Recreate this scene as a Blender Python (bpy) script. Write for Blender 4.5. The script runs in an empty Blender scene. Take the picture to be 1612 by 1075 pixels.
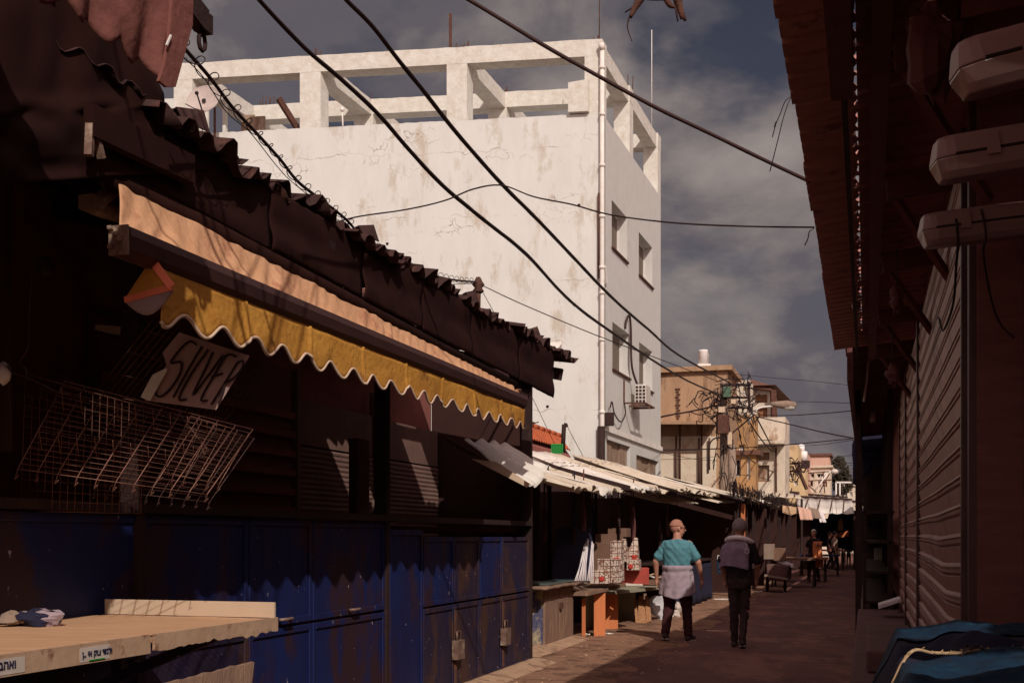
import bpy, bmesh, math, random
from mathutils import Vector, Matrix, noise
random.seed(7)
R = math.radians
scene = bpy.context.scene
# ------------------------------------------------------------------ camera, sky, sun, exposure
F = 1800.0; CX = 806.0; HY = 845.0; EYE = 1.5            # focal length in photo pixels, principal column, horizon row
camd = bpy.data.cameras.new('camera'); cam = bpy.data.objects.new('camera', camd)
scene.collection.objects.link(cam); scene.camera = cam
cam.location = (0, 0, EYE); cam.rotation_euler = (R(90), 0, 0)
camd.sensor_width = 36; camd.lens = F / 1612 * 36
camd.shift_y = (HY - 537.5) / 1612; camd.clip_start = 0.05; camd.clip_end = 3000
SUN_EL, SUN_AZ = 37.5, 15.0                                # azimuth: degrees to the right of straight behind the camera
sv = Vector((math.sin(R(SUN_AZ)) * math.cos(R(SUN_EL)), -math.cos(R(SUN_AZ)) * math.cos(R(SUN_EL)), math.sin(R(SUN_EL))))
sund = bpy.data.lights.new('sun', 'SUN'); sun = bpy.data.objects.new('sun', sund); scene.collection.objects.link(sun)
sund.energy = 3.15; sund.angle = R(0.55); sund.color = (1, .915, .82)
sun.rotation_euler = sv.to_track_quat('Z', 'Y').to_euler(); sun.location = (5, -20, 30)
world = bpy.data.worlds.new('World'); scene.world = world; world.use_nodes = True
wt = world.node_tree; wn = wt.nodes; wl = wt.links
for n in list(wn): wn.remove(n)
wo = wn.new('ShaderNodeOutputWorld'); bg = wn.new('ShaderNodeBackground'); bg.inputs[1].default_value = .1
sky = wn.new('ShaderNodeTexSky'); sky.sky_type = 'NISHITA'; sky.sun_disc = False
sky.sun_elevation = R(SUN_EL); sky.sun_rotation = math.atan2(sv.x, sv.y)
def wnode(t, **k):
    n = wn.new(t)
    for a, b in k.items(): setattr(n, a, b)
    return n
tc = wnode('ShaderNodeTexCoord'); mp = wnode('ShaderNodeMapping'); mp.inputs['Scale'].default_value = (1, 1, 1.7)
mp.inputs['Location'].default_value = (2.33, .88, .1)
wl.new(tc.outputs['Generated'], mp.inputs[0])
n1 = wnode('ShaderNodeTexNoise'); n1.inputs['Scale'].default_value = 4.4; n1.inputs['Detail'].default_value = 7; n1.inputs['Roughness'].default_value = .52
n2 = wnode('ShaderNodeTexNoise'); n2.inputs['Scale'].default_value = 5.2; n2.inputs['Detail'].default_value = 8; n2.inputs['Roughness'].default_value = .55
n2.inputs['Distortion'].default_value = .25
wl.new(mp.outputs[0], n1.inputs[0]); wl.new(mp.outputs[0], n2.inputs[0])
rc = wnode('ShaderNodeValToRGB')          # cloud body: slate grey to lit cream (x10 because the background runs at 0.1)
rc.color_ramp.elements[0].position = .36; rc.color_ramp.elements[0].color = (1.05, .96, 1.16, 1)
rc.color_ramp.elements[1].position = .70; rc.color_ramp.elements[1].color = (3.3, 2.8, 2.55, 1)
e = rc.color_ramp.elements.new(.49); e.color = (1.22, 1.08, 1.22, 1)
e = rc.color_ramp.elements.new(.56); e.color = (2.0, 1.72, 1.70, 1)
wl.new(n2.outputs[0], rc.inputs[0])
rm = wnode('ShaderNodeValToRGB'); rm.color_ramp.elements[0].position = .42; rm.color_ramp.elements[1].position = .51
rm.color_ramp.elements[0].color = (.12, .12, .12, 1)
wl.new(n1.outputs[0], rm.inputs[0])
tint = wnode('ShaderNodeMixRGB', blend_type='MULTIPLY'); tint.inputs[0].default_value = 1; tint.inputs[2].default_value = (.22, .17, .17, 1)
wl.new(sky.outputs[0], tint.inputs[1])
sz = wnode('ShaderNodeSeparateXYZ'); wl.new(tc.outputs['Generated'], sz.inputs[0])
lowb = wnode('ShaderNodeMapRange'); lowb.inputs[1].default_value = .32; lowb.inputs[2].default_value = .14; wl.new(sz.outputs['Z'], lowb.inputs[0])
mxf = wnode('ShaderNodeMath', operation='MAXIMUM'); wl.new(rm.outputs[0], mxf.inputs[0]); wl.new(lowb.outputs[0], mxf.inputs[1])
mx = wnode('ShaderNodeMixRGB'); wl.new(mxf.outputs[0], mx.inputs[0]); wl.new(tint.outputs[0], mx.inputs[1]); wl.new(rc.outputs[0], mx.inputs[2])
# sky behind the camera brightened and warmed round the sun, added as shade fill
dt = wnode('ShaderNodeVectorMath', operation='DOT_PRODUCT'); dt.inputs[1].default_value = tuple(sv); wl.new(tc.outputs['Generated'], dt.inputs[0])
gl = wnode('ShaderNodeValToRGB'); gl.color_ramp.elements[0].position = .38; gl.color_ramp.elements[1].position = .98
gl.color_ramp.elements[0].color = (1, 1, 1, 1); gl.color_ramp.elements[1].color = (6.8, 5.6, 5.0, 1)
rmp = wnode('ShaderNodeMath', operation='MULTIPLY_ADD'); rmp.inputs[1].default_value = .5; rmp.inputs[2].default_value = .5; wl.new(dt.outputs['Value'], rmp.inputs[0]); wl.new(rmp.outputs[0], gl.inputs[0])
gm_ = wnode('ShaderNodeMixRGB', blend_type='MULTIPLY'); gm_.inputs[0].default_value = 1; wl.new(mx.outputs[0], gm_.inputs[1]); wl.new(gl.outputs[0], gm_.inputs[2])
wl.new(gm_.outputs[0], bg.inputs[0]); wl.new(bg.outputs[0], wo.inputs[0])
vs = scene.view_settings; vs.view_transform = 'Standard'; vs.look = 'None'; vs.exposure = 0; vs.gamma = 1; vs.use_curve_mapping = False
try:
    scene.cycles.max_bounces = 10; scene.cycles.diffuse_bounces = 8; scene.cycles.transparent_max_bounces = 8
except Exception: pass

# ------------------------------------------------------------------ frames of reference
SU = Vector((.2961, .9552, 0)); SR = Vector((.9552, -.2961, 0)); Z = Vector((0, 0, 1))
def S(d, s, h): return SR * d + SU * s + Z * h             # street frame: d across (right +), s along, h up
def W(px, py, y): return Vector(((px - CX) / F * y, y, EYE + (HY - py) / F * y))
def PD(px, py, d):                                          # the point of a sight line where it meets the street-parallel plane d
    a = (px - CX) / F; return W(px, py, d / (.9552 * a - .2961))
def VS(v): return (v.dot(SR), v.dot(SU), v.z)

# ------------------------------------------------------------------ object helpers
COL = scene.collection; ORI = {}
def props(o, label=None, cat=None, group=None, kind=None):
    if label: o['label'] = label
    if cat: o['category'] = cat
    if group: o['group'] = group
    if kind: o['kind'] = kind
    return o
def thing(name, label, cat, loc, group=None):
    o = bpy.data.objects.new(name, None); COL.objects.link(o); o.location = loc; o.empty_display_size = .2
    ORI[o.name] = Vector(loc); return props(o, label, cat, group)
class MB:
    def __init__(s): s.v = []; s.f = []; s.sm = []
    def add(s, vs, fs, smooth=False):
        k = len(s.v); s.v += [Vector(p) for p in vs]; s.f += [tuple(i + k for i in q) for q in fs]; s.sm += [smooth] * len(fs); return s
    def hexa(s, p):                                        # 8 corners: bottom loop then top loop
        return s.add(p, [(3, 2, 1, 0), (4, 5, 6, 7), (0, 1, 5, 4), (1, 2, 6, 5), (2, 3, 7, 6), (3, 0, 4, 7)])
    def box(s, c, ex, ey, ez, X=Vector((1, 0, 0)), Y=Vector((0, 1, 0)), ZZ=Z):
        c = Vector(c); q = []
        for k in (-1, 1):
            for i, j in ((-1, -1), (1, -1), (1, 1), (-1, 1)): q.append(c + X * ex / 2 * i + Y * ey / 2 * j + ZZ * ez / 2 * k)
        return s.hexa(q)
    def sbox(s, d0, d1, s0, s1, h0, h1):
        return s.hexa([S(d0, s0, h0), S(d1, s0, h0), S(d1, s1, h0), S(d0, s1, h0), S(d0, s0, h1), S(d1, s0, h1), S(d1, s1, h1), S(d0, s1, h1)])
    def bar(s, a, b, w, h, up=Z):
        a = Vector(a); b = Vector(b); t = (b - a).normalized()
        if abs(t.dot(up)) > .98: up = Vector((1, 0, 0))
        x = t.cross(up).normalized(); y = x.cross(t).normalized()
        return s.hexa([a - x*w/2 - y*h/2, a + x*w/2 - y*h/2, b + x*w/2 - y*h/2, b - x*w/2 - y*h/2, a - x*w/2 + y*h/2, a + x*w/2 + y*h/2, b + x*w/2 + y*h/2, b - x*w/2 + y*h/2])
    def tube(s, pts, r, n=6, cap=True):
        pts = [Vector(p) for p in pts]; m = len(pts); rr = r if isinstance(r, (list, tuple)) else [r] * m
        vs = []; up = None
        for i, p in enumerate(pts):
            t = (pts[min(i + 1, m - 1)] - pts[max(i - 1, 0)]).normalized()
            if up is None: up = Vector((0, 0, 1)) if abs(t.z) < .9 else Vector((1, 0, 0))
            x = t.cross(up)
            if x.length < 1e-5: x = t.orthogonal()
            x.normalize(); y = x.cross(t).normalized(); up = y
            for k in range(n):
                a = 2 * math.pi * k / n; vs.append(p + x * math.cos(a) * rr[i] + y * math.sin(a) * rr[i])
        fs = [(i*n + k, i*n + (k+1) % n, (i+1)*n + (k+1) % n, (i+1)*n + k) for i in range(m - 1) for k in range(n)]
        if cap: fs += [tuple(range(n))[::-1], tuple((m-1)*n + k for k in range(n))]
        return s.add(vs, fs, n > 4)
    def grid(s, fn, nu, nv, smooth=True, skip=None):
        vs = [fn(i / nu, j / nv) for j in range(nv + 1) for i in range(nu + 1)]; w = nu + 1
        fs = [(j*w + i, j*w + i + 1, (j+1)*w + i + 1, (j+1)*w + i) for j in range(nv) for i in range(nu) if not (skip and skip(i / nu, j / nv))]
        return s.add(vs, fs, smooth)
    def lathe(s, prof, c, n=16, axis=Z, smooth=True):
        c = Vector(c); x = axis.orthogonal().normalized(); y = axis.cross(x); vs = []
        for r, z in prof:
            for k in range(n):
                a = 2 * math.pi * k / n; vs.append(c + axis * z + x * r * math.cos(a) + y * r * math.sin(a))
        m = len(prof)
        fs = [(i*n + k, i*n + (k+1) % n, (i+1)*n + (k+1) % n, (i+1)*n + k) for i in range(m - 1) for k in range(n)]
        return s.add(vs, fs + [tuple(range(n))[::-1], tuple((m-1)*n + k for k in range(n))], smooth)
    def poly(s, pts, t, nrm):                              # flat outline with thickness
        pts = [Vector(p) for p in pts]; n = len(pts); nrm = Vector(nrm).normalized() * t
        return s.add(pts + [p + nrm for p in pts], [tuple(range(n))[::-1], tuple(range(n, 2*n))] + [(i, (i+1) % n, n + (i+1) % n, n + i) for i in range(n)])
    def sphere(s, c, r, n=10, sc=(1, 1, 1)):
        c = Vector(c); pr = []
        vs = []; m = n // 2
        for j in range(m + 1):
            th = math.pi * j / m
            for k in range(n):
                a = 2 * math.pi * k / n
                vs.append(c + Vector((math.sin(th) * math.cos(a) * r * sc[0], math.sin(th) * math.sin(a) * r * sc[1], math.cos(th) * r * sc[2])))
        return s.add(vs, [(j*n + k, (j+1)*n + k, (j+1)*n + (k+1) % n, j*n + (k+1) % n) for j in range(m) for k in range(n)], True)
    def build(s, name, mat, parent=None, solid=0, bevel=0, **k):
        if parent is None:
            lo = sum(s.v, Vector()) / max(1, len(s.v)); lo = Vector((lo.x, lo.y, min(p.z for p in s.v)))
        else: lo = ORI[parent.name]
        me = bpy.data.meshes.new(name); me.from_pydata([tuple(p - lo) for p in s.v], [], s.f)
        me.polygons.foreach_set('use_smooth', s.sm); me.update(); me.validate()
        o = bpy.data.objects.new(name, me); COL.objects.link(o); me.materials.append(mat); ORI[o.name] = lo
        if parent is None: o.location = lo
        else: o.parent = parent
        if solid:
            m = o.modifiers.new('thickness', 'SOLIDIFY'); m.thickness = solid; m.offset = 0
        if bevel:
            m = o.modifiers.new('bevel', 'BEVEL'); m.width = bevel; m.segments = 2; m.limit_method = 'ANGLE'
        return props(o, **k)
def copy_tree(o, loc=None, rz=None, label=None, parent=None):
    c = o.copy(); COL.objects.link(c)
    if parent: c.parent = parent
    if loc is not None: c.location = loc
    if rz is not None: c.rotation_euler.z = rz
    if label: c['label'] = label
    for ch in list(o.children): copy_tree(ch, parent=c)
    return c
def jit(a): return random.uniform(-a, a)
def smooth_path(pts, k=6):
    P = [Vector(p) for p in pts]; P = [P[0] * 2 - P[1]] + P + [P[-1] * 2 - P[-2]]; out = []
    for i in range(1, len(P) - 2):
        for j in range(k):
            t = j / k; a, b, c, d = P[i-1], P[i], P[i+1], P[i+2]
            out.append(.5 * ((2*b) + (c - a)*t + (2*a - 5*b + 4*c - d)*t*t + (3*b - a - 3*c + d)*t**3))
    return out + [P[-2]]
def lerp(a, b, t): return a + (b - a) * t
def bil(p00, p10, p01, p11, u, v): return lerp(lerp(p00, p10, u), lerp(p01, p11, u), v)

# ------------------------------------------------------------------ materials
MATS = {}
def mat(name, c1, c2=None, scale=4, rough=.8, metal=0, c3=None, s3=1.2, t3=.62, bump=0, bscale=30, stretch=(1, 1, 1), trans=0, spec=.3, tcol=None, wave=None, speck=None):
    m = bpy.data.materials.new(name); m.use_nodes = True; nt = m.node_tree; N = nt.nodes; L = nt.links
    b = N['Principled BSDF']; out = N['Material Output']
    c2 = c2 or tuple(x * .75 for x in c1)
    t = N.new('ShaderNodeTexCoord'); mp = N.new('ShaderNodeMapping'); mp.inputs['Scale'].default_value = stretch; L.new(t.outputs['Object'], mp.inputs[0])
    n = N.new('ShaderNodeTexNoise'); n.inputs['Scale'].default_value = scale; n.inputs['Detail'].default_value = 8; n.inputs['Roughness'].default_value = .65
    L.new(mp.outputs[0], n.inputs[0])
    r = N.new('ShaderNodeValToRGB'); r.color_ramp.elements[0].position = .35; r.color_ramp.elements[1].position = .68
    r.color_ramp.elements[0].color = (*c1, 1); r.color_ramp.elements[1].color = (*c2, 1); L.new(n.outputs[0], r.inputs[0])
    col = r.outputs[0]
    def mask_mix(col, vec_out, lo, hi, c, amount=1):
        rr = N.new('ShaderNodeValToRGB'); rr.color_ramp.elements[0].position = lo; rr.color_ramp.elements[1].position = hi
        rr.color_ramp.elements[1].color = (amount, amount, amount, 1)
        L.new(vec_out, rr.inputs[0]); mx = N.new('ShaderNodeMixRGB'); L.new(rr.outputs[0], mx.inputs[0]); L.new(col, mx.inputs[1]); mx.inputs[2].default_value = (*c, 1)
        return mx.outputs[0]
    if c3:
        n3 = N.new('ShaderNodeTexNoise'); n3.inputs['Scale'].default_value = s3; n3.inputs['Detail'].default_value = 10; n3.inputs['Roughness'].default_value = .7
        mp3 = N.new('ShaderNodeMapping'); mp3.inputs['Scale'].default_value = stretch; mp3.inputs['Location'].default_value = (3.1, 7.7, 1.3)
        L.new(t.outputs['Object'], mp3.inputs[0]); L.new(mp3.outputs[0], n3.inputs[0])
        col = mask_mix(col, n3.outputs[0], t3 - .05, t3 + .04, c3)
    if speck:
        cs, ss, ts = speck
        n4 = N.new('ShaderNodeTexNoise'); n4.inputs['Scale'].default_value = ss; n4.inputs['Detail'].default_value = 3
        L.new(t.outputs['Object'], n4.inputs[0]); col = mask_mix(col, n4.outputs[0], ts, ts + .03, cs)
    L.new(col, b.inputs['Base Color']); b.inputs['Roughness'].default_value = rough; b.inputs['Metallic'].default_value = metal
    b.inputs['Specular IOR Level'].default_value = spec
    if bump:
        nb = N.new('ShaderNodeTexNoise'); nb.inputs['Scale'].default_value = bscale; nb.inputs['Detail'].default_value = 6; L.new(mp.outputs[0], nb.inputs[0])
        bp = N.new('ShaderNodeBump'); bp.inputs['Strength'].default_value = bump; bp.inputs['Distance'].default_value = .02; L.new(nb.outputs[0], bp.inputs['Height'])
        L.new(bp.outputs[0], b.inputs['Normal'])
    if trans:
        tr = N.new('ShaderNodeBsdfTranslucent'); mx = N.new('ShaderNodeMixShader'); mx.inputs[0].default_value = trans
        if tcol: tr.inputs[0].default_value = (*tcol, 1)
        else: L.new(col, tr.inputs[0])
        L.new(b.outputs[0], mx.inputs[1]); L.new(tr.outputs[0], mx.inputs[2]); L.new(mx.outputs[0], out.inputs[0])
    MATS[name] = m; return m
def plaster_cracked(name, base, dirt, crack):
    m = mat(name, base, tuple(x * .93 for x in base), scale=2.5, rough=.9, c3=dirt, s3=1.5, t3=.60, bump=.25, bscale=9, stretch=(1, 1, .38))
    nt = m.node_tree; N = nt.nodes; L = nt.links; b = N['Principled BSDF']
    src = b.inputs['Base Color'].links[0].from_socket
    t = N.new('ShaderNodeTexCoord')
    dn = N.new('ShaderNodeTexNoise'); dn.inputs['Scale'].default_value = 3; dn.inputs['Detail'].default_value = 5; L.new(t.outputs['Object'], dn.inputs[0])
    ad = N.new('ShaderNodeVectorMath'); ad.operation = 'MULTIPLY_ADD'; ad.inputs[1].default_value = (.35, .35, .35)
    L.new(dn.outputs['Color'], ad.inputs[0]); L.new(t.outputs['Object'], ad.inputs[2])
    vo = N.new('ShaderNodeTexVoronoi'); vo.feature = 'DISTANCE_TO_EDGE'; vo.inputs['Scale'].default_value = 3.2; L.new(ad.outputs[0], vo.inputs[0])
    cr = N.new('ShaderNodeValToRGB'); cr.color_ramp.elements[0].position = 0; cr.color_ramp.elements[1].position = .022
    cr.color_ramp.elements[0].color = (1, 1, 1, 1); cr.color_ramp.elements[1].color = (0, 0, 0, 1); L.new(vo.outputs['Distance'], cr.inputs[0])
    # cracks keep to patches and to horizontal bands near the floor slabs
    mk = N.new('ShaderNodeTexNoise'); mk.inputs['Scale'].default_value = .9; mk.inputs['Detail'].default_value = 3
    mm = N.new('ShaderNodeMapping'); mm.inputs['Scale'].default_value = (.55, .55, 2.6); mm.inputs['Location'].default_value = (0, 0, .9); L.new(t.outputs['Object'], mm.inputs[0]); L.new(mm.outputs[0], mk.inputs[0])
    mr = N.new('ShaderNodeValToRGB'); mr.color_ramp.elements[0].position = .57; mr.color_ramp.elements[1].position = .66; L.new(mk.outputs[0], mr.inputs[0])
    mu = N.new('ShaderNodeMath'); mu.operation = 'MULTIPLY'; L.new(cr.outputs[0], mu.inputs[0]); L.new(mr.outputs[0], mu.inputs[1])
    # formwork / slab joints: thin lines at the storeys
    sx = N.new('ShaderNodeSeparateXYZ'); L.new(ad.outputs[0], sx.inputs[0])
    md = N.new('ShaderNodeMath'); md.operation = 'PINGPONG'; md.inputs[1].default_value = .78; L.new(sx.outputs['Z'], md.inputs[0])
    ln = N.new('ShaderNodeMath'); ln.operation = 'LESS_THAN'; ln.inputs[1].default_value = .012; L.new(md.outputs[0], ln.inputs[0])
    m2 = N.new('ShaderNodeTexNoise'); m2.inputs['Scale'].default_value = 1.5; L.new(t.outputs['Object'], m2.inputs[0])
    m2r = N.new('ShaderNodeValToRGB'); m2r.color_ramp.elements[0].position = .47; m2r.color_ramp.elements[1].position = .6; m2r.color_ramp.elements[1].color = (.5, .5, .5, 1); L.new(m2.outputs[0], m2r.inputs[0])
    l2 = N.new('ShaderNodeMath'); l2.operation = 'MULTIPLY'; L.new(ln.outputs[0], l2.inputs[0]); L.new(m2r.outputs[0], l2.inputs[1])
    mxv = N.new('ShaderNodeMath'); mxv.operation = 'MAXIMUM'; L.new(mu.outputs[0], mxv.inputs[0]); L.new(l2.outputs[0], mxv.inputs[1])
    mx = N.new('ShaderNodeMixRGB'); L.new(mxv.outputs[0], mx.inputs[0]); L.new(src, mx.inputs[1]); mx.inputs[2].default_value = (*crack, 1)
    L.new(mx.outputs[0], b.inputs['Base Color']); return m
M_white = plaster_cracked('cracked_white_plaster', (.645, .645, .610), (.50, .455, .385), (.26, .19, .13))
M_white2 = mat('smooth_white_render', (.57, .56, .53), (.52, .51, .48), 3, rough=.9, c3=(.5, .45, .41), s3=1.1, t3=.66, bump=.15, bscale=20)
M_frame = mat('raw_white_concrete', (.66, .645, .59), (.54, .50, .43), 5, rough=.9, c3=(.34, .25, .18), s3=3.5, t3=.70, bump=.5, bscale=12)
M_trim = mat('window_trim_white', (.75, .71, .66), rough=.7)
M_glass = mat('dark_window_glass', (.06, .05, .045), (.10, .085, .07), 2, rough=.12, spec=.6)
M_curtain = mat('beige_blind', (.19, .155, .12), (.13, .105, .08), 3, rough=.9, stretch=(8, 8, .4))
M_brownpanel = mat('stained_brown_panel', (.34, .24, .17), (.20, .12, .08), 2.2, rough=.8, stretch=(3, 3, .6), c3=(.5, .42, .34), s3=2, t3=.62)
M_pipe = mat('white_painted_pipe', (.76, .72, .67), (.66, .60, .54), 6, rough=.6)
M_rust = mat('rusty_steel', (.11, .045, .03), (.06, .028, .02), 9, rough=.85, c3=(.16, .06, .03), s3=6, t3=.6, bump=.4)
M_dark = mat('dark_grimy_metal', (.034, .014, .012), (.022, .010, .009), 6, rough=.8, c3=(.055, .024, .018), s3=4, t3=.62, bump=.3)
M_int = mat('reddish_interior', (.30, .105, .085), (.22, .08, .066), 3, rough=.95, c3=(.2, .085, .065), s3=2, t3=.6)  # reddish base colour raised to lift the dark interiors
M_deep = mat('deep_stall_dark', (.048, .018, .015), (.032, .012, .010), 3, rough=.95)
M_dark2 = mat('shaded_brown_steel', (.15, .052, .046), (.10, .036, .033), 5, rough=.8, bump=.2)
M_intw = mat('reddish_boards', (.21, .085, .070), (.15, .062, .052), 4, rough=.9, stretch=(1, 1, 6), bump=.3)  # reddish board colour, raised to brighten walls that get little light
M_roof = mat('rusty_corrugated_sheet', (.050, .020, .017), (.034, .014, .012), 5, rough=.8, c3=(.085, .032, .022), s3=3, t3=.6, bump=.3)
M_tin = mat('weathered_pale_sheet', (.62, .54, .43), (.50, .41, .31), 5, rough=.65, c3=(.30, .19, .12), s3=3.2, t3=.68, bump=.3, bscale=14)
M_tin2 = mat('white_bent_sheet', (.72, .68, .62), (.58, .51, .44), 5, rough=.6, c3=(.32, .2, .13), s3=4, t3=.7, bump=.3)
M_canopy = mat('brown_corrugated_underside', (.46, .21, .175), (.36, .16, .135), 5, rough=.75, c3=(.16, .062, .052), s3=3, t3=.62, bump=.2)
M_orange_f = mat('faded_orange_canvas', (.66, .375, .215), (.56, .30, .165), 4, rough=.95, c3=(.44, .20, .12), s3=3, t3=.6, trans=.12, bump=.4, bscale=25, spec=.1)
M_yellow_f = mat('mustard_canvas', (.60, .30, .06), (.47, .21, .04), 5, rough=.95, c3=(.27, .115, .04), s3=4, t3=.63, trans=.15, bump=.4, bscale=25, spec=.1)
M_piping = mat('cream_piping', (.62, .46, .34), rough=.9)
M_redtape = mat('salmon_binding', (.75, .20, .11), (.66, .17, .10), rough=.9)
M_pink_f = mat('pink_brown_canvas', (.24, .095, .078), (.17, .068, .058), 4, rough=.95, trans=.18, tcol=(.45, .15, .08), bump=.4, bscale=20, spec=.1)
M_nearblack = mat('near_black_board', (.026, .0085, .0065), (.016, .0055, .0045), 5, rough=.95, spec=.1)  # near-black base colour for fascia, beams, posts and roller
M_bar = mat('brown_painted_aluminium', (.085, .040, .036), (.06, .03, .028), 6, rough=.5, metal=.2)
M_bracket = mat('worn_bracket_steel', (.26, .17, .13), (.12, .06, .045), 14, rough=.55, metal=.3, c3=(.4, .3, .22), s3=9, t3=.6)
M_blue = mat('blue_painted_steel', (.008, .017, .088), (.010, .011, .055), 2.4, rough=.55, c3=(.034, .015, .022), s3=1.9, t3=.54, bump=.5, bscale=7, stretch=(1, 1, .5), speck=((.30, .27, .30), 19, .71))
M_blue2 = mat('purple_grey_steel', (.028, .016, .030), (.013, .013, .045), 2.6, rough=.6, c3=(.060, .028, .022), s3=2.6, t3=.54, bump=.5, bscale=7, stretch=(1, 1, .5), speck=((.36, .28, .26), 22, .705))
M_bluebright = mat('bright_blue_tarp', (.005, .028, .060), (.004, .015, .038), 6, rough=.75, bump=1.0, bscale=14, c3=(.007, .060, .10), s3=4, t3=.62)
M_navy = mat('navy_tarp', (.020, .018, .045), (.012, .012, .03), 3, rough=.9, bump=.5, bscale=6)
M_rope = mat('frayed_rope', (.50, .34, .20), (.36, .23, .13), 30, rough=1)
M_table = mat('worn_plywood', (.60, .36, .21), (.50, .28, .155), 3, rough=.75, stretch=(1, 5, 1), c3=(.24, .11, .06), s3=5, t3=.66, bump=.2)
M_tableedge = mat('chipped_edge_band', (.50, .33, .22), (.40, .25, .16), 6, rough=.8, c3=(.17, .07, .04), s3=7, t3=.60, bump=.2, bscale=18)
M_creamboard = mat('cream_board', (.56, .42, .30), (.50, .37, .26), 3, rough=.8, c3=(.33, .2, .12), s3=7, t3=.7)
M_sticker = mat('pale_sticker', (.60, .50, .44), rough=.7)
M_ink = mat('dark_blue_ink', (.02, .02, .06), rough=.8)
M_marker = mat('dark_marker_ink', (.02, .006, .006), rough=.8)
M_card = mat('shade_toned_card', (.38, .25, .23), (.33, .22, .20), 4, rough=.85)  # white card with the shade it hangs in put into its colour
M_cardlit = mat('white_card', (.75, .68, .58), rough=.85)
M_wire = mat('brown_rack_wire', (.22, .105, .075), (.13, .055, .04), 20, rough=.5, metal=.4)
M_wire2 = mat('dull_rack_wire', (.10, .055, .048), (.07, .035, .03), 20, rough=.6, metal=.3)
M_cable = mat('black_cable', (.018, .009, .009), (.028, .014, .013), 30, rough=.7)
M_cable2 = mat('dark_brown_cable', (.045, .018, .016), (.03, .013, .013), 30, rough=.7)
M_plastic = mat('yellowed_lamp_housing', (.33, .19, .17), (.27, .155, .14), 5, rough=.45, spec=.5)
M_diffuser = mat('grubby_clear_diffuser', (.34, .21, .19), (.25, .155, .14), 4, rough=.25, spec=.6, stretch=(.4, 3, 3))
M_shut = mat('brown_grey_shutter', (.36, .18, .15), (.28, .135, .115), 3, rough=.5, c3=(.13, .055, .048), s3=2.5, t3=.6, stretch=(1, 1, .5), metal=.15)
M_tan = mat('stained_tan_concrete', (.42, .27, .165), (.33, .20, .12), 2.0, rough=.95, c3=(.22, .13, .08), s3=.9, t3=.56, stretch=(1.6, 1.6, .45), bump=.4, bscale=8)
M_peel = mat('peeling_white_wall', (.70, .60, .47), (.62, .51, .38), 2, rough=.95, c3=(.50, .33, .22), s3=1.5, t3=.60, bump=.4, bscale=8)
M_cream = mat('cream_render', (.66, .58, .47), (.52, .44, .34), 2.4, rough=.9, c3=(.36, .25, .17), s3=2.2, t3=.58, stretch=(1, 1, .6))
M_ochre = mat('ochre_wall', (.46, .26, .115), (.36, .20, .09), 2.2, rough=.9, c3=(.25, .15, .09), s3=2.2, t3=.55, stretch=(1.5, 1.5, .5))
M_pinkw = mat('pink_plaster', (.62, .38, .29), (.55, .33, .25), 1.2, rough=.9)
M_yel = mat('yellow_plaster', (.62, .46, .26), (.52, .37, .20), 1.2, rough=.9, c3=(.4, .27, .16), s3=1, t3=.6)
M_brown = mat('brown_sheet', (.16, .075, .05), (.11, .05, .038), 2, rough=.8, stretch=(4, 4, .4))
M_woodw = mat('brown_window_wood', (.30, .14, .07), (.22, .10, .05), 3, rough=.8)
M_void = mat('unlit_room', (.03, .012, .010), rough=1)
M_tile = mat('orange_roof_tile', (.48, .12, .045), (.38, .095, .04), 6, rough=.85, c3=(.24, .08, .05), s3=5, t3=.6)
M_green = mat('green_plastic', (.02, .30, .05), (.015, .22, .04), 8, rough=.4)
M_tank = mat('white_tank', (.78, .75, .74), (.66, .62, .6), 3, rough=.5)
M_leaf = mat('dark_leaves', (.045, .034, .018), (.025, .022, .012), 3, rough=.8)
M_bark = mat('bark', (.10, .06, .04), rough=.9)
M_road = mat('worn_brown_asphalt', (.165, .070, .054), (.10, .042, .034), 1.1, rough=.85, c3=(.23, .10, .072), s3=1.3, t3=.57, bump=.5, bscale=22, stretch=(1, .55, 1), speck=((.20, .13, .09), 34, .70))
M_ground = mat('dusty_ground', (.17, .10, .07), (.13, .075, .05), 1.5, rough=.95, c3=(.20, .13, .09), s3=2, t3=.6, bump=.4)
M_dirt = mat('dusty_verge', (.30, .16, .095), (.21, .11, .07), 3.5, rough=.95, c3=(.13, .065, .042), s3=2.6, t3=.56, bump=.8, bscale=16, speck=((.42, .29, .2), 30, .7))
M_kerb = mat('pale_kerb_stone', (.46, .30, .19), (.34, .20, .13), 5, rough=.9, c3=(.2, .11, .07), s3=4, t3=.6, bump=.5)
M_ledge = mat('grey_brown_ledge', (.15, .08, .068), (.11, .055, .048), 3, rough=.9, bump=.3)
M_wood = mat('bare_orange_wood', (.62, .20, .075), (.52, .165, .065), 3, rough=.75, stretch=(6, 6, .7), c3=(.36, .11, .05), s3=5, t3=.66)
M_wood2 = mat('weathered_cabinet_wood', (.27, .165, .11), (.17, .10, .075), 3, rough=.85, stretch=(5, 5, .8), c3=(.36, .22, .14), s3=3, t3=.6, bump=.4)
M_side = mat('flaking_blue_yellow_paint', (.09, .085, .14), (.05, .055, .14), 3, rough=.85, c3=(.42, .34, .20), s3=3.2, t3=.53, bump=.4)
M_sage = mat('sage_board', (.33, .30, .21), (.27, .25, .18), 3, rough=.8, c3=(.2, .15, .1), s3=4, t3=.66)
M_carton = mat('printed_white_carton', (.70, .60, .50), (.64, .54, .44), 6, rough=.85, c3=(.22, .07, .05), s3=11, t3=.55, speck=((.14, .07, .05), 38, .56))
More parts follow.
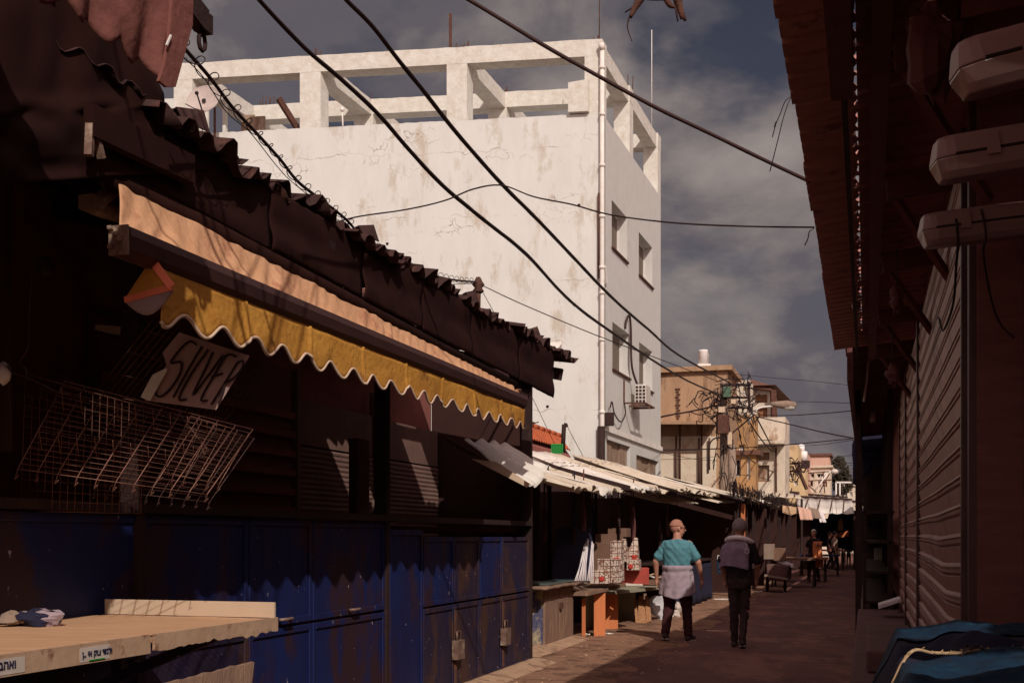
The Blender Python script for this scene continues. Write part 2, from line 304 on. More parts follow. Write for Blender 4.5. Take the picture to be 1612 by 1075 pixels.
def carton_print():
    m = MATS['printed_white_carton']; nt = m.node_tree; N = nt.nodes; L = nt.links; b = N['Principled BSDF']; src = b.inputs['Base Color'].links[0].from_socket
    t = N.new('ShaderNodeTexCoord'); d = N.new('ShaderNodeVectorMath'); d.operation = 'DOT_PRODUCT'; d.inputs[1].default_value = (1.25, .66, 0); L.new(t.outputs['Object'], d.inputs[0])
    sp = N.new('ShaderNodeSeparateXYZ'); L.new(t.outputs['Object'], sp.inputs[0]); cb = N.new('ShaderNodeCombineXYZ'); L.new(d.outputs['Value'], cb.inputs[0]); L.new(sp.outputs['Z'], cb.inputs[1])
    br = N.new('ShaderNodeTexBrick'); br.offset = 0; br.inputs['Scale'].default_value = 1; br.inputs['Brick Width'].default_value = .085; br.inputs['Row Height'].default_value = .085; br.inputs['Mortar Size'].default_value = .006; br.inputs['Mortar Smooth'].default_value = .1
    br.inputs['Color1'].default_value = (0, 0, 0, 1); br.inputs['Color2'].default_value = (.25, .25, .25, 1); br.inputs['Mortar'].default_value = (1, 1, 1, 1); L.new(cb.outputs[0], br.inputs[0])
    mx = N.new('ShaderNodeMixRGB'); L.new(br.outputs['Color'], mx.inputs[0]); L.new(src, mx.inputs[1]); mx.inputs[2].default_value = (.16, .06, .045, 1); L.new(mx.outputs[0], b.inputs['Base Color'])
carton_print()
M_red = mat('red_print', (.50, .05, .035), rough=.8)
M_redbox = mat('dark_red_box', (.40, .06, .038), (.30, .045, .03), 5, rough=.7)
M_brownbox = mat('brown_cardboard', (.20, .11, .075), (.15, .08, .055), 5, rough=.9)
M_bag = mat('white_plastic_bag', (.72, .70, .72), (.6, .57, .58), 5, rough=.5, trans=.2, bump=.5, bscale=15)
M_sack = mat('tan_sack', (.50, .34, .20), (.38, .24, .14), 6, rough=.95, bump=.5)
M_split = mat('split_firewood_panel', (.50, .26, .13), (.30, .13, .06), 5, rough=.9, stretch=(9, 9, .8), bump=.6)
M_concrete = mat('concrete_pole', (.30, .22, .17), (.22, .15, .11), 4, rough=.9, bump=.3)
M_lampglass = mat('frosted_lamp_bowl', (.62, .56, .49), rough=.3)
M_acw = mat('beige_ac_case', (.62, .56, .50), rough=.6)
M_black = mat('black_plastic', (.018, .010, .011), rough=.6)
# people
M_skin = mat('sun_tanned_skin', (.42, .20, .135), (.36, .165, .11), 20, rough=.55)
M_hair_g = mat('grey_hair', (.15, .12, .115), (.24, .19, .18), 60, rough=.9)
M_stub = mat('shaven_hair', (.34, .155, .105), (.31, .14, .096), 40, rough=.8)
M_teal = mat('teal_tshirt', (.085, .215, .25), (.072, .18, .21), 6, rough=.95, bump=.5, bscale=10, spec=.1)
M_grey_s = mat('grey_mauve_sweater', (.34, .26, .29), (.29, .22, .25), 8, rough=.95, bump=.5, bscale=12, spec=.1)
M_trou = mat('maroon_trousers', (.060, .020, .022), (.045, .016, .018), 6, rough=.95, spec=.1)
M_slate = mat('slate_pullover', (.26, .19, .25), (.21, .155, .21), 8, rough=.95, bump=.4, bscale=12, spec=.1)
M_blackc = mat('black_cotton', (.020, .013, .018), (.028, .018, .022), 6, rough=.95, spec=.1)
M_jean = mat('dark_grey_jeans', (.055, .035, .034), (.04, .025, .026), 6, rough=.95, spec=.1)
M_collar = mat('pale_grey_collar', (.78, .70, .70), rough=.95)
M_shoe = mat('dark_shoe', (.05, .03, .03), rough=.7); M_sole = mat('white_sole', (.62, .55, .5), rough=.7)
# ------------------------------------------------------------------ ground, road, verge, ledge
MB().grid(lambda u, v: Vector((-500 + 1000 * u, -60 + 1500 * v, -.02)), 4, 4, False).build('ground', M_ground, kind='structure')
MB().grid(lambda u, v: S(-3.6 + 4.4 * u, -12 + 112 * v, .015 * math.sin(u * 3.1) + .006), 8, 60).build('road', M_road, kind='structure')
def vfn(u, v):
    s = 9.5 + 30 * v; w = 1.25 + .2 * math.sin(s * 1.7) + .15 * math.sin(s * 4.1)
    return S(-4.6 + (1.0 + w) * u, s, .020 + .012 * noise.noise(Vector((u * 3, s, 0))) - .014 * max(0, u - .82) / .18 + (.012 if u < .9 else 0))
MB().grid(vfn, 12, 160).build('verge', M_dirt, kind='structure')
m = MB(); rg = random.Random(5)
for k in range(420):
    s_ = 11 + 22 * rg.random() ** 1.4; d_ = rg.uniform(-3.9, -2.2) if k % 5 else rg.uniform(-3.4, -.6); r_ = rg.uniform(.008, .030) * (1 if k % 5 else .6); q = S(d_, s_, .035); p_ = [q + Vector((rg.uniform(-1, 1), rg.uniform(-1, 1), rg.uniform(-.3, .5))) * r_ for _ in range(5)]
    m.add(p_, [(0, 1, 2), (0, 2, 3), (0, 3, 4), (1, 2, 4), (2, 3, 4), (0, 1, 4)])
m.build('gravel', M_kerb, label='loose pebbles and crumbs scattered over the dusty verge and road edge', cat='gravel', kind='stuff')
MB().sbox(-.12, 5.5, 6.2, 70, -.01, .42).build('pavement', M_ledge, kind='structure', bevel=.02)

# ------------------------------------------------------------------ walls with holes and windows
def wall_holes(mb, P, n, u0, u1, h0, h1, th, holes):       # P(u,h) point on the outer face, n outward normal
    us = sorted({u0, u1} | {x for q in holes for x in (q[0], q[1])}); hs = sorted({h0, h1} | {x for q in holes for x in (q[2], q[3])})
    for i in range(len(us) - 1):
        j = 0
        while j < len(hs) - 1:
            def hole(jj): 
                c = ((us[i] + us[i+1]) / 2, (hs[jj] + hs[jj+1]) / 2)
                return any(q[0] < c[0] < q[1] and q[2] < c[1] < q[3] for q in holes)
            if hole(j): j += 1; continue
            k = j
            while k + 1 < len(hs) - 1 and not hole(k + 1): k += 1
            a, b = us[i], us[i+1]; c, d = hs[j], hs[k+1]
            o = [P(a, c), P(b, c), P(b, c) - n * th, P(a, c) - n * th, P(a, d), P(b, d), P(b, d) - n * th, P(a, d) - n * th]
            mb.hexa(o); j = k + 1
    return mb
def window(parent, P, n, u0, u1, h0, h1, rec=.16, fm=None, gm=None, mull=1, half=None, sill=True):
    fm = fm or M_trim; gm = gm or M_glass; f = .05; m = MB()
    def bx(a, b, c, d, y0, y1, mb=m): mb.hexa([P(a, c) - n*y0, P(b, c) - n*y0, P(b, c) - n*y1, P(a, c) - n*y1, P(a, d) - n*y0, P(b, d) - n*y0, P(b, d) - n*y1, P(a, d) - n*y1])
    bx(u0, u1, h1 - f, h1, rec, rec + .06); bx(u0, u1, h0, h0 + f, rec, rec + .06)
    bx(u0, u0 + f, h0 + f, h1 - f, rec, rec + .06); bx(u1 - f, u1, h0 + f, h1 - f, rec, rec + .06)
    for k in range(mull):
        c = lerp(u0, u1, (k + 1) / (mull + 1)); bx(c - .025, c + .025, h0 + f, h1 - f, rec + .002, rec + .055)
    w = m.build('window', fm, parent)
    g = MB(); bx(u0 + f, u1 - f, h0 + f, h1 - f, rec + .03, rec + .04, g); g.build('pane', gm, w)
    if half:
        g = MB(); a = u0 + (u1 - u0) * half[0]; b = u0 + (u1 - u0) * half[1]; bx(a, b, h0 + f, h1 - f, rec + .018, rec + .028, g); g.build('blind', M_curtain, w)
    if sill:
        g = MB(); bx(u0 - .04, u1 + .04, h0 - .05, h0 - .002, -.05, rec, g); g.build('sill', M_rust, w)
    return w

# ------------------------------------------------------------------ the white building
C0 = Vector((2.13, 27, 0)); E2 = Vector((-.9906, .1362, 0)).normalized(); E1 = Vector((.3185, .9479, 0)).normalized()
NF = Vector((-.1362, -.9906, 0)).normalized(); NR = Vector((.9479, -.3185, 0)).normalized()
def B(a, b, h): return C0 + E2 * a + E1 * b + Z * h
LA, LB = 10.65, 7.07
wb = thing('apartment_building', 'tall white plastered building with cracked wall and open concrete frame of an unfinished top storey', 'building', B(0, 0, 0))
PF = lambda u, h: B(u, 0, h); PR = lambda u, h: B(0, u, h)
def bbox(mb, a0, a1, b0, b1, h0, h1): return mb.hexa([B(a0, b0, h0), B(a1, b0, h0), B(a1, b1, h0), B(a0, b1, h0), B(a0, b0, h1), B(a1, b0, h1), B(a1, b1, h1), B(a0, b1, h1)])
m = MB()
# front wall as a fine strip so that its top edge is slightly uneven
m.grid(lambda u, v: B(LA * u, 0 + .012 * noise.noise(Vector((u * 9, v * 9, 0))), 11.5 * v + (.02 * noise.noise(Vector((u * 60, 0, 3))) if v > .99 else 0)), 90, 60)
m.grid(lambda u, v: B(LA * u, .3 * v, 11.5), 20, 1)
bbox(m, 0, LA, .004, .3, 0, 11.48)
m.build('front_wall', M_white, wb)
def upx(px):                                              # position along the right face for a photo column
    a = (px - CX) / F; t = (C0.x - a * C0.y) / (a * E1.y - E1.x); return t
hw = [(.95, 2.62, 8.58, 9.72), (4.05, 5.85, 8.58, 9.72), (1.02, 2.90, 5.62, 6.76), (4.1, 5.85, 5.62, 6.76)]
m = MB(); wall_holes(m, PR, NR, 0.0, LB, 4.15, 11.5, .30, hw); m.build('side_wall', M_white2, wb)
m = MB(); bbox(m, -.06, .3, .002, LB + .02, 4.02, 4.15); m.build('ledge_band', M_trim, wb)
hw2 = [(.45, 3.0, 2.2, 3.85), (3.75, 6.75, 2.2, 3.7)]
m = MB(); wall_holes(m, PR, NR, 0.0, LB, 0, 4.02, .30, hw2); m.build('side_wall', M_white2, wb)
for (u0, u1, h0, h1) in hw2:
    f = MB()
    n = 3
    for k in range(n):
        a = lerp(u0, u1, k / n); b = lerp(u0, u1, (k + 1) / n) - .04
        f.hexa([B(.08 + .03 * (k % 2), a, h0), B(.12 + .03 * (k % 2), a, h0), B(.12 + .03 * (k % 2), b, h0), B(.08 + .03 * (k % 2), b, h0), B(.08 + .03 * (k % 2), a, h1), B(.12 + .03 * (k % 2), a, h1), B(.12 + .03 * (k % 2), b, h1), B(.08 + .03 * (k % 2), b, h1)])
    f.build('shutter_panel', M_brownpanel, wb)
for k, q in enumerate(hw): window(wb, PR, NR, *q, rec=.23, half=(.45, .95), mull=1)
m = MB(); bbox(m, LA - .3, LA, .3, LB, 0, 11.5); bbox(m, .3, LA - .3, LB - .3, LB, 0, 11.5); bbox(m, .3, LA - .3, .3, LB - .3, 11.0, 11.2); m.build('roof_slab', M_white2, wb)
# open frame: posts, beams, cross beams
def rough_box(mb, p0, ax, ay, az, n=14):                  # box with a slightly broken top edge, long axis ax
    for face in range(4):
        def fn(u, v, face=face):
            yy, zz = [(v, 0), (1, v), (1 - v, 1), (0, 1 - v)][face]
            q = p0 + ax * u + ay * yy + az * zz
            return q + Z * (.018 * noise.noise(q * 3.3)) * (1 if zz > .5 else .3)
        mb.grid(fn, n, 1, False)
    mb.add([p0, p0 + ay, p0 + ay + az, p0 + az], [(0, 1, 2, 3)]); mb.add([p0 + ax, p0 + ax + ay, p0 + ax + ay + az, p0 + ax + az], [(3, 2, 1, 0)])
apost = [(0.0, .42), (3.24, 3.74), (6.87, 7.40), (10.16, 10.65)]
for b0 in (0.0, 2.95, 6.65):
    for i, (a0, a1) in enumerate(apost):
        if b0 > 0 and i == 3: continue
        m = MB(); bbox(m, a0 + .003, a1 - .003, b0 + .003, b0 + .42, 11.48, 12.86); m.build('post', M_frame, wb)
    m = MB(); rough_box(m, B(0, b0, 12.86), E2 * LA, E1 * .44, Z * .40, 40); m.build('roof_beam', M_frame, wb)
for (a0, a1) in apost:
    for b0, b1 in ((.44, 2.95), (3.39, 6.65)):
        m = MB(); rough_box(m, B(a0 + .04, b0, 12.84), E1 * (b1 - b0), E2 * (a1 - a0 - .08), Z * .40, 12); m.build('cross_beam', M_frame, wb)
def bar_rods(a, b, n, hgt):
    m = MB()
    for k in range(n):
        p = B(a + jit(.16), b + jit(.12), 13.2); m.tube([p, p + Vector((jit(.04), jit(.03), hgt * random.uniform(.5, 1)))], .012, 5)
    m.build('reinforcing_bars', M_rust, wb)
for a, b, n, h in ((7.1, .2, 4, .38), (3.4, .2, 6, .32), (9.9, 3.1, 6, .4), (3.4, 3.2, 5, .35), (.15, 3.2, 3, .5), (.25, .2, 3, .35), (10.3, .2, 2, .45), (7.1, 3.2, 4, .3)): bar_rods(a, b, n, h)
m = MB(); m.bar(B(3.72, .2, 13.2), B(3.72, .2, 14.15), .09, .07); m.build('steel_upright', M_rust, wb)
m = MB(); m.tube([B(.12, .2, 13.2), B(.1, .2, 15.2)], .012, 5); m.build('lightning_rod', M_rust, wb)
m = MB(); m.tube([B(.1, LB - .8, 13.2), B(.1, LB - .8, 16.1)], .012, 5); m.build('lightning_rod', M_pipe, wb)
# white cabinet in the last opening, stub column lying in the first
m = MB(); m.hexa([B(.30, -.12, 11.52), B(.78, -.12, 11.52), B(.78, .5, 11.52), B(.30, .5, 11.52), B(.30, -.12, 12.28), B(.78, -.12, 12.22), B(.78, .5, 12.22), B(.30, .5, 12.28)]); m.build('parapet_box', M_frame, wb, bevel=.01)
m = MB(); m.bar(B(7.75, .8, 11.6), B(8.2, .5, 12.45), .16, .12); m.build('timber_prop', M_rust, wb)
m = MB(); bbox(m, 8.95, 9.35, 1.2, 1.25, 11.2, 12.3); bbox(m, 9.45, 9.8, 1.6, 1.65, 11.2, 12.5); m.build('leaning_board', M_brownpanel, wb)
m = MB(); bbox(m, 10.02, 10.14, .43, .5, 11.5, 12.84); bbox(m, 9.88, 9.96, 1.0, 1.1, 11.2, 12.84); m.build('frame_board', M_frame, wb)
m = MB(); m.tube([B(6.4, .2, 11.5), B(6.42, .2, 11.9)], .02, 5); m.sphere(B(6.42, .2, 11.98), .06, 8); m.build('roof_lamp', M_pipe, wb)
# downpipe with clips
m = MB()
m.tube([B(-.02, -.09, .5), B(-.02, -.09, 4.3), B(-.02, -.09, 9), B(-.02, -.09, 12.95)], .055, 10)
for h in (4.4, 6.1, 7.2, 7.8, 9.0, 10.2, 11.4, 12.5): m.tube([B(-.02, -.09, h), B(-.02, -.09, h + .07)], .072, 10)
m.tube([B(-.02, -.09, 12.95), B(-.0, -.12, 13.1)], .07, 8); m.build('downpipe', M_pipe, wb)
m = MB(); m.tube([B(.07, -.06, 7.6), B(.07, -.06, 9.6)], .025, 6); m.build('thin_conduit', M_rust, wb)
m = MB(); m.tube([B(.0, -.1, 2.0), B(.0, -.1, 4.1)], .09, 8); m.box(B(-.15, .05, 4.28), .22, .2, .3); m.build('pipe_collar', M_dark, wb)
# curved service cable and dark vent holes
m = MB()
for a, h in ((5.75, 7.25), (5.2, 8.6), (.55, 9.35), (.66, 7.0), (1.3, 4.6)): m.tube([B(a, -.01, h), B(a, .03, h)], .035, 8)
m.build('vent_hole', M_void, wb)
m = MB(); m.tube(smooth_path([B(-.05, 2.1, 4.9), B(-.12, 1.9, 4.6), B(-.12, 1.4, 4.35), B(-.08, .9, 4.5), B(-.1, .55, 4.75), B(-.07, .5, 4.6)]), .018, 5)
m.tube(smooth_path([B(-.25, 3.0, 5.3), B(-.1, 2.75, 5.9), B(-.06, 2.8, 6.9), B(-.06, 2.6, 7.2), B(-.05, 2.3, 7.0), B(-.04, 2.25, 6.8)]), .03, 6); m.build('wall_cable', M_cable2, wb)
# plaster lip running down the side wall
m = MB(); m.bar(B(-.03, .1, 7.9), B(-.03, .3, 7.55), .05, .12); m.build('pipe_flashing', M_trim, wb)
ac = thing('air_conditioner', 'beige air conditioner unit on a bracket on the white building side wall', 'air conditioner', B(-.3, 3.0, 4.7))
def acb(mb, a0, a1, b0, b1, h0, h1): bbox(mb, a0, a1, b0, b1, h0, h1)
m = MB(); acb(m, -.44, -.14, 2.85, 3.45, 4.96, 5.46); m.build('case', M_acw, ac, bevel=.02)
m = MB()
for i in range(3):
    for j in range(5): acb(m, -.42 + i * .09, -.36 + i * .09, 2.835, 2.845, 5.0 + j * .09, 5.055 + j * .09)
m.build('vent_slots', M_black, ac)
m = MB(); m.bar(B(0, 2.85, 4.9), B(-.55, 2.85, 4.9), .05, .05); m.bar(B(0, 3.4, 4.9), B(-.5, 3.4, 4.9), .05, .05); m.bar(B(-.02, 2.2, 4.9), B(-.5, 2.2, 4.9), .04, .04); m.bar(B(-.5, 2.2, 4.92), B(-.5, 3.6, 4.92), .04, .04); m.bar(B(-.02, 2.2, 4.9), B(-.02, 2.2, 5.5), .04, .04); m.build('bracket', M_rust, ac)
# dish
dc = B(9.42, -.7, 12.0); dh = thing('satellite_dish', 'pale round satellite dish on a mast over the white parapet', 'satellite dish', B(9.4, -.25, 10.7))
dn = Vector((-.12, -.88, .35)).normalized()
m = MB(); pr = [(.001, .0)] + [(.40 * i / 8, .09 * (i / 8) ** 2) for i in range(1, 9)] + [(.41, .10), (.40, .075)] + [(.40 * i / 8, .09 * (i / 8) ** 2 - .015) for i in range(7, 0, -1)]
m.lathe(pr, dc, 28, dn); m.build('reflector', mat('dish_grey', (.50, .42, .38), rough=.6), dh)
m = MB(); m.tube([dc + dn * .05, dc + dn * .055], .055, 12); m.build('round_badge', M_black, dh)
m = MB(); m.tube([dc - Z * .38 + dn * .05, dc + dn * .5 - Z * .15], .02, 6); m.tube([dc - Z * .3 + dn * .03, dc + dn * .42 - Z * .35 - Vector((.3, 0, 0))], .012, 5); m.sphere(dc + dn * .5 - Z * .15, .05, 8); m.build('feed_arm', M_black, dh)
m = MB(); m.tube([B(9.40, -.3, 12.0), B(9.40, -.3, 11.0)], .03, 8); m.box(B(9.38, -.12, 11.05), .24, .2, .36, E2, E1); m.build('mast', M_rust, dh)
# lean-to storey left of the building
an = thing('rooftop_extension', 'glazed penthouse edge just left of the white building behind the dark awning', 'building', B(12, .6, 0))
m = MB(); wall_holes(m, lambda u, h: B(u, .5, h), NF, LA + .02, 15, 0, 12.6, .3, [(LA + .1, 12.2, 10.9, 12.35)]); m.build('wall', M_white, an)
window(an, lambda u, h: B(u, .5, h), NF, LA + .1, 12.2, 10.9, 12.35, rec=.1, gm=mat('sky_lit_glass', (.10, .09, .10), rough=.05, spec=.8), mull=0)

# ------------------------------------------------------------------ buildings farther down the street
def facef(px1, Y, push=0):
    Cc = W(px1, HY, Y); Cc.z = 0
    def P(px, py):
        a = (px - CX) / F; w = (Cc.x - a * Cc.y) / (.9552 + .2961 * a); q = Cc - SR * w
        return q - SU * push + Z * (EYE + (HY - py) / F * q.y)
    return P
def building(name, label, px0, px1, ytop, Y, depth, wallm, wins=(), roof=None, ybot=None, group=None):
    P = facef(px1, Y); a = P(px0, ytop); b = P(px1, ytop); h = b.z
    root = thing(name, label, 'building', Vector((b.x, b.y, 0)), group)
    base = 0 if ybot is None else P(px1, ybot).z
    Lw = (Vector((b.x, b.y, 0)) - Vector((a.x, a.y, 0))).length; U = -SR
    O = Vector((b.x, b.y, 0)); PW = lambda u, hh: O + U * u + Z * hh
    holes = []; todo = []
    for w in wins:
        q0 = P(w[0], w[1]); q1 = P(w[2], w[3]); u1 = (O - Vector((q0.x, q0.y, 0))).length; u0 = (O - Vector((q1.x, q1.y, 0))).length
        h1 = (q0.z + P(w[2], w[1]).z) / 2; h0 = (q1.z + P(w[0], w[3]).z) / 2
        u0 = max(.05, u0); u1 = min(Lw - .05, u1); holes.append((u0, u1, h0, h1)); todo.append((u0, u1, h0, h1, w[4] if len(w) > 4 else M_glass))
    m = MB(); wall_holes(m, PW, -SU, 0, Lw, base, h, .25, holes)
    m.hexa([PW(0, base) + SU*.25, PW(.25, base) + SU*.25, PW(.25, base) + SU*depth, PW(0, base) + SU*depth, PW(0, h) + SU*.25, PW(.25, h) + SU*.25, PW(.25, h) + SU*depth, PW(0, h) + SU*depth])
    m.hexa([PW(Lw-.25, base) + SU*.25, PW(Lw, base) + SU*.25, PW(Lw, base) + SU*depth, PW(Lw-.25, base) + SU*depth, PW(Lw-.25, h) + SU*.25, PW(Lw, h) + SU*.25, PW(Lw, h) + SU*depth, PW(Lw-.25, h) + SU*depth])
    m.hexa([PW(.25, h - .3) + SU*.25, PW(Lw-.25, h - .3) + SU*.25, PW(Lw-.25, h - .3) + SU*depth, PW(.25, h - .3) + SU*depth, PW(.25, h-.1) + SU*.25, PW(Lw-.25, h-.1) + SU*.25, PW(Lw-.25, h-.1) + SU*depth, PW(.25, h-.1) + SU*depth])
    m.build('wall', wallm, root)
    for t in todo: window(root, PW, -SU, *t[:4], rec=.14, fm=M_woodw if t[4] in (M_woodw, M_brownpanel) else M_trim, gm=t[4], mull=1, sill=False)
    if roof:
        g = MB(); o = .18; g.hexa([PW(-o, h+.002) - SU*o, PW(Lw+o, h+.002) - SU*o, PW(Lw+o, h+.002) + SU*(depth+o), PW(-o, h+.002) + SU*(depth+o), PW(-o, h+.18) - SU*o, PW(Lw+o, h+.18) - SU*o, PW(Lw+o, h+.18) + SU*(depth+o), PW(-o, h+.18) + SU*(depth+o)])
        g.build('roof_edge', roof, root)
    return root, P, PW, Lw, h
tb, P, PW, Lw, h = building('concrete_building', 'stained tan concrete building with a white water tank on its roof', 1010, 1145, 583, 42, 3.2, M_tan, roof=M_tan)
m = MB(); q = P(1010, 668); q2 = P(1128, 668)
for a, b in ((q, q2),):
    m.hexa([a - SU*1.2 - Z*.10, b - SU*1.2 - Z*.10, b - SU*.003 - Z*.02, a - SU*.003 - Z*.02, a - SU*1.2, b - SU*1.2, b - SU*.003 + Z*.12, a - SU*.003 + Z*.12])
m.build('awning_slab', M_tan, tb)
m = MB(); a = P(1010, 687); b = P(1128, 687); c = P(1128, 845); d = P(1010, 845)
m.hexa([d - SU*.12, c - SU*.12, c - SU*.004, d - SU*.004, a - SU*.12, b - SU*.12, b - SU*.004, a - SU*.004]); m.build('lower_wall', M_peel, tb)
for px, y0, y1 in ((1066, 687, 770), (1072, 668, 770), (1106, 668, 770), (1102, 690, 770), (1118, 690, 740)):
    m = MB(); m.tube([P(px, y0) - SU*.25, P(px, y1) - SU*.25], .035, 6); m.build('rusty_pipe', M_rust, tb)
m = MB(); a = P(1063, 612); b = P(1071, 612)
for k in range(12):
    q0 = P(1063 + (k % 3), 612 + k * 4.2); q1 = P(1071 - (k % 2) * 2, 612 + k * 4.2); m.hexa([q0 - SU*.03 - Z*.04, q1 - SU*.03 - Z*.04, q1, q0, q0 - SU*.03 + Z*.02, q1 - SU*.03 + Z*.02, q1 + Z*.02, q0 + Z*.02])
m.build('exposed_bricks', M_rust, tb)
tk = thing('water_tank', 'white cylindrical water tank on the tan building roof', 'water tank', W(1107, 576, 44))
c = W(1107, 574, 44); m = MB(); m.lathe([(.001, 0), (.18, 0), (.18, .48), (.185, .49), (.185, .53), (.17, .56), (.001, .57)], c, 20); m.build('tank_body', M_tank, tk)
m = MB(); m.tube([c + Vector((.19, -.05, 0)), c + Vector((.19, -.05, .4)), c + Vector((.1, -.1, .45))], .012, 5); m.box(c - Z*.05, .5, .5, .1); m.build('tank_pipe', M_pipe, tk)

b2 = building('narrow_white_house', 'narrow white wall with pale roof patches right behind the cable pole', 1146, 1180, 598, 47, 1.5, M_cream, wins=[(1170, 610, 1177, 625, M_void), (1148, 640, 1162, 655, M_void)])
b3, P, PW, Lw, h = building('shuttered_white_house', 'white house with brown shuttered windows under a brown sheet roof', 1184, 1216, 613, 55, 3, M_cream,
    wins=[(1189, 621, 1208, 634, M_woodw), (1192, 642, 1208, 660, M_woodw)])
m = MB(); a = P(1183, 612); b = P(1216, 616); e = P(1251, 642); a2 = P(1183, 598); b2_ = P(1216, 608)
m.hexa([a - SU*.5, b - SU*.5, b, a, a2 - SU*.3, b2_ - SU*.3, b2_ + SU*.1, a2 + SU*.1]); m.build('brown_roof', M_brown, b3)
m = MB(); q = W(1216, 606, 54.4); q1 = W(1251, 640, 60); m.hexa([q, q + SR*.15, q1 + SR*.1, q1, q + Z*.02 - SR*3, q + Z*.03, q1 + Z*.03, q1 + Z*.02 - SR*3]); m.build('sheet_canopy', M_brown, b3)
m = MB(); m.bar(W(1217, 614, 54.6), W(1219, 660, 54.6), .25, .25); m.build('dark_post', M_rust, b3)
b4 = building('ochre_house', 'orange ochre rendered wall with a dark metal door beside the pole', 1150, 1189, 652, 45.5, 1.2, M_ochre, wins=[(1163, 700, 1172, 710, M_void)])[0]
b5, P, PW, Lw, h = building('white_parapet_house', 'white house with a balcony parapet and two barred windows below the ochre wall', 1181, 1236, 656, 51, 3, M_cream,
    wins=[(1187, 692, 1216, 702, M_void), (1193, 712, 1211, 724, M_brownpanel), (1193, 732, 1211, 758, M_brownpanel)])
m = MB(); a = P(1168, 702); b = P(1236, 700); m.hexa([a - SU*.8, b - SU*.8, b - SU*.004, a - SU*.004, a - SU*.8 + Z*.15, b - SU*.8 + Z*.15, b - SU*.004 + Z*.15, a - SU*.004 + Z*.15]); m.build('balcony_slab', M_cream, b5)
for px in (1186, 1222):
    m = MB(); m.tube([P(px, 705) - SU*.1, P(px, 775) - SU*.1], .04, 5); m.build('drain_pipe', M_rust, b5)
building('balcony_shed', 'small ochre shed with a dark doorway and sheet roof at the pole foot', 1146, 1190, 716, 43.5, 1, M_ochre, wins=[(1150, 722, 1166, 750, M_void), (1176, 720, 1181, 755, M_void)], roof=M_brown)
building('grey_tower_house', 'slim grey house with one dark window against the sky', 1222, 1236, 675, 66, 2, M_yel, wins=[(1226, 680, 1232, 690, M_void)])
building('yellow_stepped_house', 'yellow stepped house behind the second cable pole', 1226, 1256, 700, 72, 5, M_yel, wins=[(1236, 735, 1243, 750, M_void)])
building('pink_brick_house', 'pinkish house wall stepping above the yellow house', 1238, 1271, 713, 80, 5, M_pinkw)
building('pink_roofed_house', 'long pink plaster house with a dark flat roof next to the tree', 1266, 1306, 717, 92, 4, M_pinkw, roof=M_brown)
building('white_terrace_house', 'white house with a sagging pale roof and dark openings below the pink house', 1262, 1307, 736, 84, 4, M_cream, wins=[(1271, 745, 1282, 752, M_void), (1286, 745, 1298, 752, M_void), (1268, 757, 1280, 766, M_void), (1288, 757, 1302, 766, M_brownpanel)], roof=M_tin)
building('yellow_lower_house', 'low yellow house with barred windows under the cable tangle', 1238, 1268, 738, 66, 3, M_yel, wins=[(1250, 756, 1256, 764, M_void), (1241, 745, 1247, 752, M_void)])
building('distant_white_house', 'small far white house with a dark doorway at the end of the street', 1315, 1348, 765, 105, 5, M_cream, wins=[(1329, 774, 1334, 782, M_void), (1338, 774, 1342, 782, M_void)], roof=M_tin)
building('distant_brick_house', 'far brick coloured house under a white beam right of the tree', 1318, 1352, 759, 118, 6, M_pinkw, wins=[(1326, 762, 1331, 768, M_void)])
# unseen houses added behind the shop rows to block low sky light
for i, (d0, d1, s0, s1, hh, lab, mt) in enumerate(((4.6, 12, -26, 9, 6.5, 'unseen tall house added behind the near right canopy to block sky light', 'M_tan'), (4.6, 12, 9.3, 44, 7.6, 'unseen tall house added behind the right hand shutters to block sky light', 'M_cream'), (-16, -7.6, -24, 3.5, 7.0, 'unseen house added behind the nearest left stall to block sky light', 'M_tan'))):
    t = thing('light_block_house', lab, 'building', S((d0 + d1) / 2, (s0 + s1) / 2, 0)); MB().sbox(d0, d1, s0, s1, 0, hh).build('wall', globals()[mt], t); MB().sbox(d0 - .1, d1 + .1, s0 - .1, s1 + .1, hh + .002, hh + .2).build('roof', M_tan, t)
# little roof tanks
for i, (px, py, Y) in enumerate(((1261, 714, 80), (1265, 725, 76), (1334, 756, 118))):
    c = W(px, py, Y); t = thing('roof_tank', ['white tank above a dark frame on the pink brick house', 'small round tank on the yellow house roof edge', 'tiny white tank on the distant brick house'][i], 'water tank', c)
    MB().lathe([(.001, 0), (.25, 0), (.25, .6), (.001, .68)], c, 12).build('tank_body', M_tank, t); MB().box(c - Z*.25, .7, .5, .5).build('tank_stand', M_dark, t)
